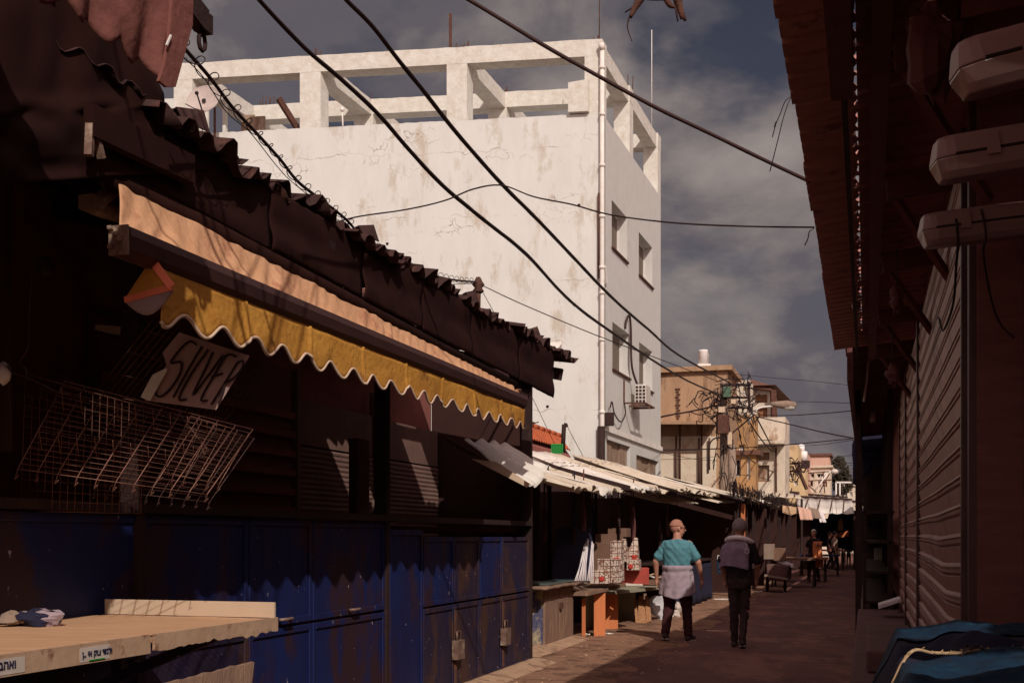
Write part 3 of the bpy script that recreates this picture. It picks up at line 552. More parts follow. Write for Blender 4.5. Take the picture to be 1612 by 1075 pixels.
# tree
def leaf_cloud(mb, c, r, n, size, sc=(1, 1, 1)):
    for _ in range(n):
        while True:
            p = Vector((jit(1), jit(1), jit(1)))
            if p.length < 1: break
        p = p.normalized() * (p.length ** .4)
        if noise.noise(p * 2.2 + c) < -.18: continue
        q = Vector(c) + Vector((p.x * r * sc[0], p.y * r * sc[1], p.z * r * sc[2])); a = Vector((jit(1), jit(1), jit(1))).normalized(); b = a.orthogonal().normalized(); s = size * random.uniform(.6, 1.3)
        mb.add([q - a*s, q - b*s*.5, q + a*s, q + b*s*.5], [(0, 1, 2, 3)])
tr = thing('leafy_tree', 'dark green tree standing beside the pink plaster house', 'tree', W(1318, 845, 98) * Vector((1, 1, 0)) if False else Vector((W(1318, 845, 98).x, 98, 0)))
c = W(1318, 742, 98)
m = MB(); m.tube([Vector((c.x, 98, 0)), Vector((c.x + .1, 98, 3)), c - Z*.8], [.3, .22, .12], 8); m.tube([Vector((c.x, 98, 3)), c + Vector((1, 0, 0))], [.12, .04], 6); m.tube([Vector((c.x, 98, 3)), c + Vector((-1.2, 0, .2))], [.12, .04], 6); m.build('trunk', M_bark, tr)
m = MB(); leaf_cloud(m, c, 1.0, 1500, .15, (1.0, 1, 1.1)); leaf_cloud(m, c + Vector((.45, 0, -1)), .9, 1100, .15, (1, 1, 1.1)); leaf_cloud(m, c + Vector((-1.1, 0, -.5)), .7, 600, .14); leaf_cloud(m, c + Vector((.2, 0, .9)), .45, 300, .12); m.build('crown', M_leaf, tr)
# distant wooded hill and rooftops reading as one mass beyond the end of the street
def antennas():
    for i, (px, y0, y1, Y) in enumerate(((1336, 735, 770, 112), (1328, 740, 768, 108), (1343, 735, 772, 115))):
        m = MB(); a = W(px, y1, Y); b = W(px, y0, Y); m.tube([a, b], .035, 5)
        for k in range(3): m.bar(b - Z*(.15 + .35*k) - Vector((.6 - .15*k, 0, 0)), b - Z*(.15 + .35*k) + Vector((.6 - .15*k, 0, 0)), .03, .03)
        props(m.build('aerial_mast', M_rust), ['middle thin aerial mast with cross bars above the far roofs', 'thin aerial mast next to the tree', 'rightmost thin aerial mast beside the dark canopies'][i], 'aerial', 'aerials over the far roofs')
antennas()
# ------------------------------------------------------------------ corrugated sheets
def sheet(p00, p10, p01, p11, waves, amp, nu=None, nv=6, sag=0, jag=0, seed=0, trap=False):
    """p00-p10 is the eave, p01-p11 the ridge; corrugations run from eave to ridge."""
    nrm = (p10 - p00).cross(p01 - p00).normalized(); nu = nu or int(waves * 6)
    if nrm.z < 0: nrm = -nrm
    m = MB(); dv = ((p00 - p01) + (p10 - p11)) / 2; dv = dv.normalized()
    def fn(u, v):
        p = bil(p00, p10, p01, p11, u, v); w = math.sin(u * waves * 2 * math.pi)
        if trap: w = max(-.6, min(.6, w)) / .6
        k = noise.noise(Vector((u * 7 + seed, v * 3, seed)))
        q = p + nrm * (amp * w + sag * k - sag * math.sin(v * math.pi) * .6)
        if v == 0 and jag:
            jn = noise.noise(Vector((u * waves * .45, seed, 5.))) + .6 * noise.noise(Vector((u * waves * 2.3, seed, 9.)))
            q = q + dv * jag * jn + nrm * jag * .5 * noise.noise(Vector((u * waves * 1.1, seed, 2.)))
        return q
    return m.grid(fn, nu, nv)

# ------------------------------------------------------------------ near stall with the blue steel shutters
DW = -3.763
st = thing('market_stall', 'dark market stall with blue painted steel shutters under the orange awning', 'market stall', S(DW, 8.5, 0))
def door(s0, s1, h0, h1, mt, d=DW, rib=()):
    m = MB(); m.sbox(d - .03, d, s0 + .008, s1 - .008, h0, h1)
    for a, b, c, e in ((s0 + .008, s0 + .05, h0, h1), (s1 - .05, s1 - .008, h0, h1), (s0 + .05, s1 - .05, h1 - .045, h1), (s0 + .05, s1 - .05, h0, h0 + .045)): m.sbox(d + .0005, d + .014, a, b, c, e)
    for r in rib: m.sbox(d + .0005, d + .010, r - .02, r + .02, h0 + .045, h1 - .045)
    return m.build('shutter_door', mt, st, bevel=.004)
H1 = .90
edges = [4.2, 5.35, 6.45, 7.33, 8.61]
for i in range(4):
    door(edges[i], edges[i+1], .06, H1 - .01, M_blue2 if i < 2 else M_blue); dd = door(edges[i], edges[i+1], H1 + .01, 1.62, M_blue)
    m = MB(); s = (edges[i] + edges[i+1]) / 2; m.tube([S(DW + .03, s - .08, H1 + .05), S(DW + .06, s - .05, H1 + .05), S(DW + .06, s + .05, H1 + .05), S(DW + .03, s + .08, H1 + .05)], .012, 6); m.build('handle', M_bracket, dd)
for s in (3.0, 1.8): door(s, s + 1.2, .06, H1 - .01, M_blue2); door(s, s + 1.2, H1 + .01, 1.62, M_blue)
door(8.65, 9.40, .06, 1.56, M_blue, d=DW + .02)
e2 = [9.45, 10.25, 11.0, 11.75, 12.78]
for i in range(4):
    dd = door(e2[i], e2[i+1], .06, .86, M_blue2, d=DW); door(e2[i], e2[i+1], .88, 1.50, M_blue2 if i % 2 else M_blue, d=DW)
    if i in (1, 3):
        s = e2[i]; m = MB(); m.sbox(DW + .016, DW + .08, s - .08, s + .10, .34, .52); m.tube([S(DW + .05, s - .04, .52), S(DW + .05, s - .04, .6), S(DW + .05, s + .05, .6), S(DW + .05, s + .05, .52)], .012, 6); m.build('padlock_box', M_bracket, dd)
        m = MB(); m.sbox(DW + .016, DW + .03, s - .02, s + .02, .1, .8); m.build('bolt_bar', M_rust, dd)
for s in (8.63, 12.82, 5.3, 2.0):
    m = MB(); m.sbox(DW - .08, DW + .03, s - .035, s + .035, 0, 3.38); m.build('post', M_dark, st)
m = MB(); m.sbox(DW - .12, DW + .05, 1.8, 12.8, 1.63, 1.68); m.build('top_rail', M_dark, st)
m = MB(); m.sbox(DW - .62, DW - .13, 1.8, 12.8, 1.55, 1.60); m.build('counter_board', M_intw, st)
m = MB(); m.sbox(-5.12, -5.02, .0, 12.9, 0, 4.1); m.build('back_wall', M_int, st)
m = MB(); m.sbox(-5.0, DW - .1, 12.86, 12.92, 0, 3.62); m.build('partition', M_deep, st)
m = MB(); m.sbox(-5.0, DW - .1, 1.4, 1.46, 0, 3.3); m.build('partition', M_intw, st)
m = MB(); m.sbox(DW - .04, DW + .04, 6.6, 8.3, 3.02, 3.1); m.build('rail', M_dark, st)
# inner roller shutters, slatted
def slats(mb, d, s0, s1, h0, h1, step=.075, dep=.018):
    n = int((h1 - h0) / step)
    def fn(u, v):
        h = h0 + (h1 - h0) * v; k = (v * n) % 1.0
        return S(d + dep * math.sin(math.pi * k) ** .6 if 0 < k < 1 else d, s0 + (s1 - s0) * u, h)
    return mb.grid(fn, 4, n * 5, True)
for s0, s1 in ((9.3, 10.9), (11.0, 12.8)):
    m = MB(); slats(m, -4.9, s0, s1, 1.2, 2.32, .048, .012); m.sbox(-4.96, -4.90, s0, s1, 2.34, 2.75); m.sbox(-4.95, -4.88, s0 - .06, s0, 0, 3); m.build('inner_roller_shutter', mat('inner_slats', (.22, .13, .105), (.16, .09, .075), 3, rough=.7) if s0 < 10 else MATS['inner_slats'], st)
m = MB(); m.sbox(-5.0, -4.92, 6.5, 9.2, 0, 3); m.build('inner_boarding', M_intw, st)
for k in range(6):
    m = MB(); m.sbox(-4.93 , -4.88, 6.5, 9.2, 1.7 + .17 * k, 1.76 + .17 * k); m.build('inner_batten', M_int, st)
m = MB(); m.sbox(DW - .5, DW - .42, 9.0, 9.25, 1.6, 2.35); m.build('rusty_panel', M_rust, st)
# roof: beams and sheets, one sheet missing further back which lets the sun fall on the inner shutters
for s in (1.5, 4, 6.2, 8.63, 10.2, 11.6):
    m = MB(); m.bar(S(-3.05, s, 3.20), S(-6.9, s, 4.02), .07, .12); m.build('rafter', M_dark, st)
ss = 4.36
while ss < 10.9:
    en = min(ss + random.uniform(.9, 1.4), 11.2); lo0 = lerp(3.06, 2.90, (ss - 4.36) / 7.1) + jit(.006); lo1 = lerp(3.06, 2.90, (en - 4.36) / 7.1) + jit(.006); dq = -3.045 + jit(.012)
    m = MB(); m.grid(lambda u, v: S(dq + .006 * math.sin(v * 9.4) + .012 * noise.noise(Vector((u * 4 + ss, v * 3, 0))), lerp(ss, en, u), lerp(lerp(lo0, lo1, u), 3.37, v) + (.010 * noise.noise(Vector((u * 9 + ss, 1, 1))) if v == 0 else 0)), 24, 16); m.build('fascia_sheet', M_nearblack, st, solid=.005); ss = en + .004
for d, h in ((-4.3, 3.52), (-5.4, 3.76)):
    m = MB(); m.bar(S(d, 1.5, h), S(d, 11.9, h), .06, .06); m.build('purlin', M_dark, st)
s = 4.35; k = 0
while s < 11.8:
    w = random.uniform(.62, .82); e1 = min(s + w, 11.85); jd = jit(.07) + .02; jh = jit(.03)
    def R0(d, ss): return S(d, ss, 3.40 + (-3.1 - d) * .19 + jh)
    de = -2.99 + jd * .5
    if 10.2 < (s + e1) / 2 < 11.0:
        a = [( de, -3.75), (-4.35, -6.9)]
    elif 8.7 < (s + e1) / 2 < 9.3: a = [(de, -3.75), (-4.1, -6.9)]
    else: a = [(de, -6.9)]
    for (x, y) in a:
        m = sheet(R0(x, s - .04), R0(x, e1 + .04), R0(y, s - .04), R0(y, e1 + .04), max(3, w / .16), (.034 if x == de else .024), sag=.03, jag=.075 if x == de else .05, seed=k * 3.3)
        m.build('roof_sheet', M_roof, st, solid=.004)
    # turned-up scraps and stones on the eave
    if k % 3 == 0:
        q = R0(de - .1, s + .3) + Z * .05; m = MB(); m.add([q, q + SU * .22 + Z * .02, q + SU * .25 + Z * .14 - SR * .05, q + SU * .03 + Z * .08 - SR * .06, q - SR * .2, q + SU * .2 - SR * .2], [(0, 1, 2, 3), (3, 2, 5, 4)]); m.build('bent_flashing', M_roof, st, solid=.006)
    s = e1; k += 1
m = MB(); m.bar(PD(835, 575, -3.1), PD(868, 588, -3.1) + Vector((0, 0, 0)), .05, .12); m.build('plank_end', M_dark, st)
m = MB(); a = PD(828, 612, -3.12); b = PD(845, 585, -3.15); m.poly([PD(800, 585, -3.1), PD(842, 578, -3.1), PD(840, 598, -3.1), PD(822, 634, -3.1), PD(806, 612, -3.1)], .02, SR); m.build('end_board', M_dark, st)
# fascia seen above the awning
# scraps of pale tin sticking out beyond the roof end
def crumple(pts, mt, name, parent=None, n=10, amp=.03, seed=0, **k):
    p00, p10, p01, p11 = pts; m = MB()
    m.grid(lambda u, v: bil(p00, p10, p01, p11, u, v) + Vector((noise.noise(Vector((u*4+seed, v*4, 0))), noise.noise(Vector((u*4, v*4+seed, 7))), noise.noise(Vector((u*4, v*4, seed+3))))) * amp, n, n)
    return m.build(name, mt, parent, solid=.006, **k)
crumple((W(838, 562, 13.2), W(882, 572, 13.2), W(835, 540, 13.6), W(885, 536, 13.6)), M_tin2, 'tin_offcut', label='crumpled pale tin offcut jutting past the rusty roof end', cat='sheet metal', amp=.05)

# ------------------------------------------------------------------ cable mast on the roof
cm = thing('cable_mast', 'short rusty cable mast standing on the dark roof edge', 'mast', W(753, 505, 10.6))
MB().tube([W(751, 520, 10.6), W(752.5, 447, 10.6)], .028, 8).build('post', M_rust, cm)
m = MB(); c = W(753, 450, 10.6); m.lathe([(.03, -.07), (.055, -.05), (.035, -.02), (.06, .01), (.04, .04), (.02, .08)], c, 10); m.build('insulator', M_rust, cm)
m = MB(); m.poly([W(742, 505, 10.55), W(740, 497, 10.55), W(746, 492, 10.55), W(751, 495, 10.55), W(753, 512, 10.55)], .08, (0, 1, 0)); m.build('mast_foot', M_dark, cm)

# ------------------------------------------------------------------ orange awning
aw = thing('awning', 'long retracted awning of faded orange canvas with mustard scalloped valance', 'awning', PD(190, 375, -2.9) - Z * .3)
A0 = PD(190, 376, -2.905); A1 = PD(823, 634, -2.905); R0_ = PD(186, 283, -3.06); R1_ = PD(812, 608, -3.06)
hbar = A1.z
A0.z = lerp(A0.z, hbar, .3); 
L_ = (A1 - A0).length; dirA = (A1 - A0).normalized()
def fab(u, v):                                            # v: 0 at the roller, 1 at the bar
    p = lerp(lerp(R0_, R1_, u), lerp(A0 + Z*.05, A1 + Z*.05, u), v)
    ss = u * L_; w = .010 * noise.noise(Vector((ss * 12 + v * 1.2, v * .5, 0))) + .012 * noise.noise(Vector((ss * 2.6 - v * 1.2, v, 4))) + .002 * math.sin(ss * 34 + 3 * noise.noise(Vector((ss, 0, 0))))
    w *= (.35 + .65 * math.sin(min(1, v * 1.1) * math.pi * .55)); p = p + SR * w * 1.6 + Z * (w - .04 * math.sin(v * math.pi))
    if u > .985: p = p + Z * (.10 * (v - .4)) - SU * .05 * v
    return p
m = MB(); m.grid(fab, 340, 10); m.build('canvas_top', M_orange_f, aw, solid=.003)
m = MB(); m.tube([R0_ + Z*.01 - SR*.02 + dirA*-.05, R1_ + Z*.01 - SR*.02], .045, 12); m.build('roller_tube', M_nearblack, aw)
m = MB(); prf = [(-.03, .06), (.045, .055), (.05, .02), (.035, -.03), (.0, -.065), (-.04, -.06), (-.045, 0)]
vs = []
for q in (A0, A1): vs += [q + SR * a + Z * b for a, b in prf]
n = len(prf); m.add(vs, [(i, (i+1) % n, n + (i+1) % n, n + i) for i in range(n)] + [tuple(range(n))[::-1], tuple(range(n, 2*n))]); m.build('front_bar', M_bar, aw)
m = MB()
for q in range(5): m.box(A0 - dirA * .02 + SR * (-.03 + .022 * (q % 3)) + Z * (.05 - .026 * q), .02, .03, .014, SR, SU); 
m.box(A0 - dirA * .012, .09, .012, .12, SR, SU); m.build('bar_end_cap', M_bracket, aw)
# valance: folded canvas with scallops and piping along the edge
V0 = A0 + dirA * .27 - Z * .055 + SR * .01; V1 = A1 - Z * .055 + SR * .01; LV = (V1 - V0).length; NS = 19
def vdrop(ss): return .235 + .075 * (abs(math.cos(math.pi * ss / LV * NS + .4)) ** 1.0 * -1 + .6) * 1.0
def vdrop(ss): return .205 - .05 * ss / LV - .036 * math.cos(2 * math.pi * ss / LV * NS + 2.2) * (1 + .12 * noise.noise(Vector((ss * 2, 0, 0)))) + .01 * noise.noise(Vector((ss * 1.3, 4, 0)))
def vpt(ss, v, off=0):
    fold = .020 * noise.noise(Vector((ss * 2.2, v * .5, 2))) + .008 * noise.noise(Vector((ss * 7, v, 5)))
    seam = .008 if (ss / LV * 8.0) % 1 < .03 else 0
    return V0 + dirA * ss - Z * vdrop(ss) * v + SR * (fold * (.3 + v) + off + seam)
m = MB(); m.grid(lambda u, v: vpt(u * LV, v), 420, 8); m.build('valance', M_yellow_f, aw, solid=.003)
m = MB(); pts = [vpt(LV * i / 420, 1.0, .001) for i in range(421)]; m.tube(pts, .0085, 6); m.build('valance_piping', M_piping, aw)
# folded back end triangle with salmon binding
q0 = W(238, 408, V0.y - .05); q1 = W(196, 472, V0.y + .02); q2 = W(270, 452, V0.y - .07)
m = MB(); m.add([q0, q1, q2, q0 + Vector((0, .02, 0))], [(0, 1, 2)]); m.build('end_flap', M_yellow_f, aw, solid=.004)
m = MB(); m.bar(q0, q2, .006, .034, Vector((0, -1, 0)).cross(q2 - q0).normalized()); m.bar(q1, q2, .006, .026, Vector((0, -1, 0)).cross(q2 - q1).normalized()); m.build('flap_binding', M_redtape, aw)
q3 = vpt(0, 0); m = MB(); m.grid(lambda u, v: lerp(lerp(q1, q2, u), lerp(q1, q2, u) - Z * (.075 * math.sin(u * math.pi) + .01) + Vector((0, .03, 0)), v), 16, 4); m.build('flap_lining', M_grey_s, aw, solid=.003)
# brackets at the left end
ab = R0_ + SU * -.12
m = MB(); m.tube([W(150, 318, 4.9), W(178, 290, 5.0)], .022, 8); m.tube([W(158, 322, 4.9), W(184, 300, 5.0)], .02, 8); m.box(W(147, 322, 4.9), .075, .10, .06, SR, SU); m.tube([W(148, 325, 4.9), W(190, 338, 5.1)], .04, 8); m.build('folding_arm', M_bracket, aw)
m = MB(); m.lathe([(.005, -.02), (.05, -.02), (.05, .02), (.005, .02)], W(178, 287, 5.0), 16, SU); m.build('end_bracket', M_bracket, aw)
m = MB(); m.bar(PD(806, 618, -3.05), PD(826, 634, -2.9), .03, .05); m.bar(PD(809, 605, -3.1), PD(812, 640, -3.0), .04, .03); m.build('torn_end', M_orange_f, aw)

for i, ((xa, ya), (xb, yb), r) in enumerate((((318, 318), (392, 560), .011), ((332, 322), (404, 560), .006), ((352, 335), (440, 575), .007), ((232, 300), (330, 540), .006))):
    k_ = 2.4; a = PD(xa, ya, -3.03) + sv * k_; b = PD(xb, yb, -2.88) + sv * k_; d_ = (b - a)
    props(MB().tube(smooth_path([a - d_ * 1.2 + Z * .5, a, lerp(a, b, .5) + SU * .01, b, b + d_ * .12 + SU * .06, b + SU * .22 + Z * .15, b + SU * .5 + Z * .9]), r, 6).build('drooping_cable', M_cable), ['thickest cable drooping above the orange awning', 'thin cable drooping right beside the thickest one', 'thin cable drooping rightmost above the awning', 'thin cable drooping leftmost above the awning'][i], 'cable', 'cables drooping above the awning')

# ------------------------------------------------------------------ nearest stall: high roof and pink awning at the top left
ns = thing('market_stall', 'near dark stall roof of rusty corrugated sheets at the upper left', 'market stall', S(-3.0, 2.5, 0))
k = 0
for s in (-1.2, -.1, 1.0, 2.1, 3.2):
    def R2(d, ss): return S(d, ss, 3.42 + (-2.75 - d) * .09)
    dq = -3.06
    m = sheet(R2(dq, s), R2(dq, s + 1.14), R2(-7.2, s), R2(-7.2, s + 1.14), 7, .022, jag=.05, seed=k * 5.1); m.build('roof_sheet', M_roof, ns, solid=.004); k += 1
m = MB(); m.sbox(-3.14, -3.06, -1.2, 4.2, 3.22, 3.38); m.build('eave_beam', M_nearblack, ns)
m = MB(); m.bar(PD(140, 190, -3.0), PD(300, 268, -3.0), .05, .13); m.build('side_beam', M_nearblack, ns)
bd = [(200, -90), (232, -10), (248, 60), (246, 128), (257, 148), (260, 163), (240, 172), (250, 190), (268, 212), (286, 233), (316, 250), (330, 268)]
def dark_mass(u, v):
    i = min(len(bd) - 2, int(v * (len(bd) - 1))); t_ = v * (len(bd) - 1) - i; x = lerp(bd[i][0], bd[i+1][0], t_); y = lerp(bd[i][1], bd[i+1][1], t_)
    return PD(lerp(-40, x, u), y + (60 * (1 - u) * v * .4 if v > .2 else 0), -3.04) + SR * (.05 * noise.noise(Vector((u * 7, v * 5, 2))) * (1 - u * .7))
m = MB(); m.grid(dark_mass, 30, 36); m.build('dark_mass_sheet', M_nearblack, ns, solid=.004)  # added near-black sheet standing in for the shaded roof underside
m = MB(); m.bar(PD(142, 196, -3.0), PD(140, 245, -3.0), .03, .03); m.bar(PD(150, 210, -3.0), PD(160, 250, -3.0), .03, .02); m.build('hanging_iron', M_bracket, ns)
m = MB(); m.sbox(-7.3, -7.2, -2, 5, 0, 4.2); m.build('back_wall', M_int, ns)
m = MB(); m.sbox(-5.2, -3.8, 4.34, 4.40, 1.9, 3.5); m.build('hanging_board', M_deep, ns)
pa = thing('awning', 'dusky pink scalloped awning hanging at the very top left corner', 'awning', PD(245, 110, -2.3) - Z * .2)
T0 = PD(40, -160, -2.32); 
def pfn(u, v):
    # along the valance from off-frame (u=0) to its right end (u=1)
    px = lerp(20, 252, u); edge = lerp(-34, 128, u) ; n_ = 5.2
    ph = (u * n_ + .25) % 1.0; sc = 24 * (abs(2 * ph - 1) ** 1.6) ; yb = edge - sc
    yt = lerp(-330, -60, u); 
    p = PD(px + (24 if v < .5 else 24 * (1 - v) * 2) * (1 - v) * u * 1.6, lerp(yt, yb, v), -2.32)
    return p + SR * (.05 * noise.noise(Vector((u * 6, v * 2, 1))) * v + .02 * math.sin(u * 20) * v)
m = MB(); m.grid(pfn, 90, 24); m.build('valance', M_pink_f, pa, solid=.003)
m = MB(); m.grid(lambda u, v: S(lerp(-2.32, -3.3, v), lerp(-2.5, 2.75, u), lerp(3.72, 4.45, v) - .05 * math.sin(v * 3.14)), 20, 6); m.build('canvas_top', M_pink_f, pa, solid=.003)
m = MB(); m.grid(lambda u, v: S(-2.32 + .03 * math.sin(u * 30) * v, lerp(-2.5, 2.9, u), lerp(3.72, 3.14 - .05 * abs(math.sin(u * 26)), v)), 120, 4); m.build('valance', M_pink_f, pa, solid=.003)
m = MB(); m.poly([PD(300, -10, -2.3), PD(299, 40, -2.3), PD(272, 138, -2.3), PD(258, 138, -2.3), PD(246, 128, -2.3), PD(254, 104, -2.3), PD(262, 60, -2.3), PD(268, -20, -2.3)], .012, SR); m.build('end_flap', M_pink_f, pa)
m = MB(); m.bar(PD(262, 72, -2.28), PD(269, 56, -2.28), .006, .006); m.build('pale_tie', M_trim, pa)
m = MB(); m.bar(PD(276, -20, -2.36), PD(318, 34, -2.36), .05, .085); m.box(PD(321, 38, -2.36), .05, .045, .07, SR, SU); m.tube([PD(319, 48, -2.36), PD(319, 58, -2.36)], .010, 6)
c = PD(318, 66, -2.36); m.tube([c + SU * .022 * math.cos(a * .7) + Z * .034 * math.sin(a * .7) for a in range(10)], .008, 6); m.build('arm_with_ring', M_dark, pa)

# ------------------------------------------------------------------ display racks, card sign, dangling leads
def rack(name, label, c00, c10, c01, c11, nu, nv, mt, r=.0022, hooks=0, heavy=False, grp=None):
    root = thing(name, label, 'wire rack', (c00 + c10) / 2, grp)
    m = MB()
    for i in range(nu + 1):
        u = i / nu; a = lerp(c00, c10, u); b = lerp(c01, c11, u); m.tube([a, b], r * (1.9 if heavy else 1), 5)
        if heavy: m.tube([a, a - (b - a).normalized() * .03 + Z * -.02, a - (b - a).normalized() * .035 + SR * .02], r * 1.6, 5)
    for j in range(nv + 1):
        v = j / nv; m.tube([lerp(c00, c01, v), lerp(c10, c11, v)], r * (1.4 if j in (0, nv) else .8), 5)
    m.build('wire_grid', mt, root)
    nrm = (c10 - c00).cross(c01 - c00).normalized()
    if nrm.y > 0: nrm = -nrm
    for i in range(hooks):
        row = i % 2; u = (i // 2 + .7) / (hooks / 2 + 1.2) * .85; q = bil(c00, c10, c01, c11, u, .22 if row == 0 else .68)
        dd = (nrm * .10 + Z * .025 + SR*-.03); m = MB(); m.tube([q, q + dd, q + dd + Z * .012], r * 1.1, 5); m.build('hook', mt, root)
    return root
rack('wire_rack', 'tilted rusty wire rack with a row of display hooks', W(28, 738, 4.75), W(326, 778, 5.1), W(102, 600, 5.1), W(398, 676, 5.6), 10, 17, M_wire, .0014, 16, True, 'wire racks')
rack('wire_rack', 'upright dull wire grid hanging behind the hooked rack', W(33, 804, 5.4), W(222, 808, 5.6), W(40, 588, 5.4), W(226, 640, 5.6), 16, 13, M_wire, .0013, 0, False, 'wire racks')
rack('wire_rack', 'sloping upper wire grid that carries the hand lettered card', W(150, 618, 5.75), W(355, 660, 5.95), W(255, 485, 5.45), W(440, 560, 6.2), 22, 4, M_wire, .0013, 0, False, 'wire racks')
rack('wire_rack', 'second darker wire grid hanging askew behind the hooked rack', W(150, 770, 5.35), W(330, 790, 5.6), W(215, 640, 5.5), W(400, 690, 5.9), 9, 14, M_wire2, .0013, 6, True, 'wire racks')
rack('wire_rack', 'narrow wire grid with bent hooks at the right end of the racks', W(255, 742, 5.2), W(345, 762, 5.3), W(300, 655, 5.4), W(392, 682, 5.6), 5, 10, M_wire, .0012, 8, True, 'wire racks')
cs = thing('card_sign', 'shade-toned card sign hand lettered SILVER hanging on the wire grid', 'sign', W(270, 640, 5.6))
yy = 5.6
def sg(px, py): return W(px, py, yy + (py - 580) * .0006 + (px - 300) * .001)
m = MB(); m.poly([sg(282, 523), sg(393, 560), sg(340, 645), sg(228, 630), sg(262, 574), sg(256, 555)], .006, (0, 1, 0)); m.build('card', M_card, cs)
m = MB(); m.poly([W(262, 579, yy - .06), W(263, 583, yy-.06), W(236, 631, yy-.06), W(221, 625, yy-.06), W(240, 590, yy-.06)], .004, (0, 1, 0)); m.build('lit_strip', M_cardlit, cs)  # paler strip painting sunlight on the card's lower left edge
strokes = [[(311, 544), (302, 538), (290, 545), (276, 562), (270, 572), (283, 570), (287, 573), (284, 590), (270, 612), (256, 624), (247, 622), (245, 613)],
           [(319, 546), (296, 585), (274, 626)], [(329, 551), (303, 588), (283, 627), (295, 629)],
           [(336, 555), (325, 580), (305, 622), (330, 590), (352, 560)], [(374, 562), (358, 560), (340, 588), (318, 628), (328, 631)], [(352, 588), (334, 594)],
           [(375, 571), (356, 602), (334, 637)], [(375, 571), (384, 569), (381, 582), (367, 597), (356, 603), (353, 613), (345, 636)]]
m = MB()
for stq in strokes:
    pts = smooth_path([sg(*p) - Vector((0, .014, 0)) for p in stq], 4)
    for i in range(len(pts) - 1): m.bar(pts[i], pts[i+1] + (pts[i+1] - pts[i]).normalized() * .001, .002, .0105, Vector((0, -1, 0)).cross(pts[i+1] - pts[i]).normalized())
m.build('lettering', M_marker, cs)
rod = thing('hook_rod', 'thin rod with a rusty hook end below the card sign', 'rod', W(325, 706, 5.5)); 
MB().tube([W(280, 648, 5.5), W(322, 702, 5.5)], .004, 6).build('rod', M_wire2, rod); MB().tube([W(322, 702, 5.5), W(327, 708, 5.5), W(322, 716, 5.5), W(319, 709, 5.5)], .007, 6).build('hook', M_rust, rod)
props(MB().tube(smooth_path([W(52, 400, 5.2), W(50, 440, 5.2), W(46, 500, 5.2), W(45, 545, 5.2), W(32, 570, 5.2), W(42, 582, 5.2), W(40, 592, 5.2)]), .0028, 5).build('hanging_lead', M_wire2), 'thin lead dangling in the dark from the near roof', 'cable')
props(MB().tube(smooth_path([W(0, 580, 5.2), W(30, 590, 5.2), W(60, 602, 5.2), W(95, 618, 5.2), W(110, 620, 5.2)]), .0024, 5).build('string', M_wire2), 'slack string tied between the lead and the hooked rack', 'string')
props(MB().tube(smooth_path([W(12, 590, 5.2), W(14, 620, 5.2), W(17, 642, 5.2)]), .0025, 5).build('string_end', M_wire2), 'short string end hanging at the far left edge', 'string')
for k in range(2):
    t = thing('bundle', ['pale knotted rag tied on the far left string', 'brown twisted rag hanging high in the dark stall'][k], 'rag', [W(8, 590, 4.3), W(70, 420, 5)][k])
    c = [W(4, 588, 5.2), W(72, 420, 5.4)][k]; m = MB()
    m.grid(lambda u, v: c + Vector((math.cos(u*6.283)*math.sin(v*3.1416), math.sin(u*6.283)*math.sin(v*3.1416), math.cos(v*3.1416)*1.4)) * (.035 + .012 * noise.noise(Vector((u*5, v*5, k)))), 16, 10); m.build('cloth', [M_collar, M_dark][k], t)
for i, (x0, y0, x1, y1) in enumerate(((10, 472, 26, 492), (20, 470, 34, 500), (42, 474, 52, 492), (56, 480, 64, 496))):
    pass
# pale board and gaps of light far back in the stall
props(MB().poly([W(150, 511, 6.6), W(190, 514, 6.6), W(190, 527, 6.6), W(170, 524, 6.6), W(149, 518, 6.6)], .02, (0, 1, 0)).build('small_board', M_creamboard), 'small grubby board fixed in the dark beside the yellow flap', 'board')

# ------------------------------------------------------------------ plywood table
tb = thing('market_table', 'worn plywood market table with chipped cream edging at lower left', 'table', S(-3.2, 3.4, 0))
TF = -2.75; TH = 1.105
def tp(d, s, h): return S(d, s, h)
e = PD(432, 975, TF); s1 = VS(e)[1]; e2_ = PD(235, 1003, TF); sm = VS(e2_)[1]; s0 = 1.2
m = MB(); m.grid(lambda u, v: S(lerp(TF - .002, -3.72, v), lerp(s0, s1, u), TH + .004 * noise.noise(Vector((u * 9, v * 4, 0)))), 60, 16); m.sbox(-3.72, TF - .004, s0, s1 - .004, TH - .03, TH - .008); m.build('table_top', M_table, tb)
def edgeband(a, b, hgt, rag, mt, seed):
    m = MB(); n = 60
    def fn(u, v): 
        hh = hgt * (1 + rag * noise.noise(Vector((u * 6, seed, 0))) + rag * .8 * noise.noise(Vector((u * 22, seed, 3))))
        return S(TF + .014, lerp(a, b, u), TH + .006 - hh * v)
    m.grid(fn, n, 3, False); return m.build('edge_band', mt, tb, solid=.012)
edgeband(s0, sm - .02, .075, 0, M_tableedge, 1); edgeband(sm + .01, s1, .066, .22, M_tableedge, 5)
m = MB(); m.grid(lambda u, v: S(lerp(TF, -3.72, u), s1 + .006, TH + .075 * v + .003), 20, 2, False); m.build('end_board', M_creamboard, tb, solid=.014)
for a in (s1 - .06, 2.2):
    m = MB(); m.bar(S(-3.6, a, TH - .03), S(-3.6, a, 0), .05, .05); m.build('leg', M_dark, tb)
m = MB(); m.bar(S(-3.68, s1 - .12, .75), S(-2.9, s1 - .12, TH - .04), .05, .05); m.build('brace', M_blue2, tb)
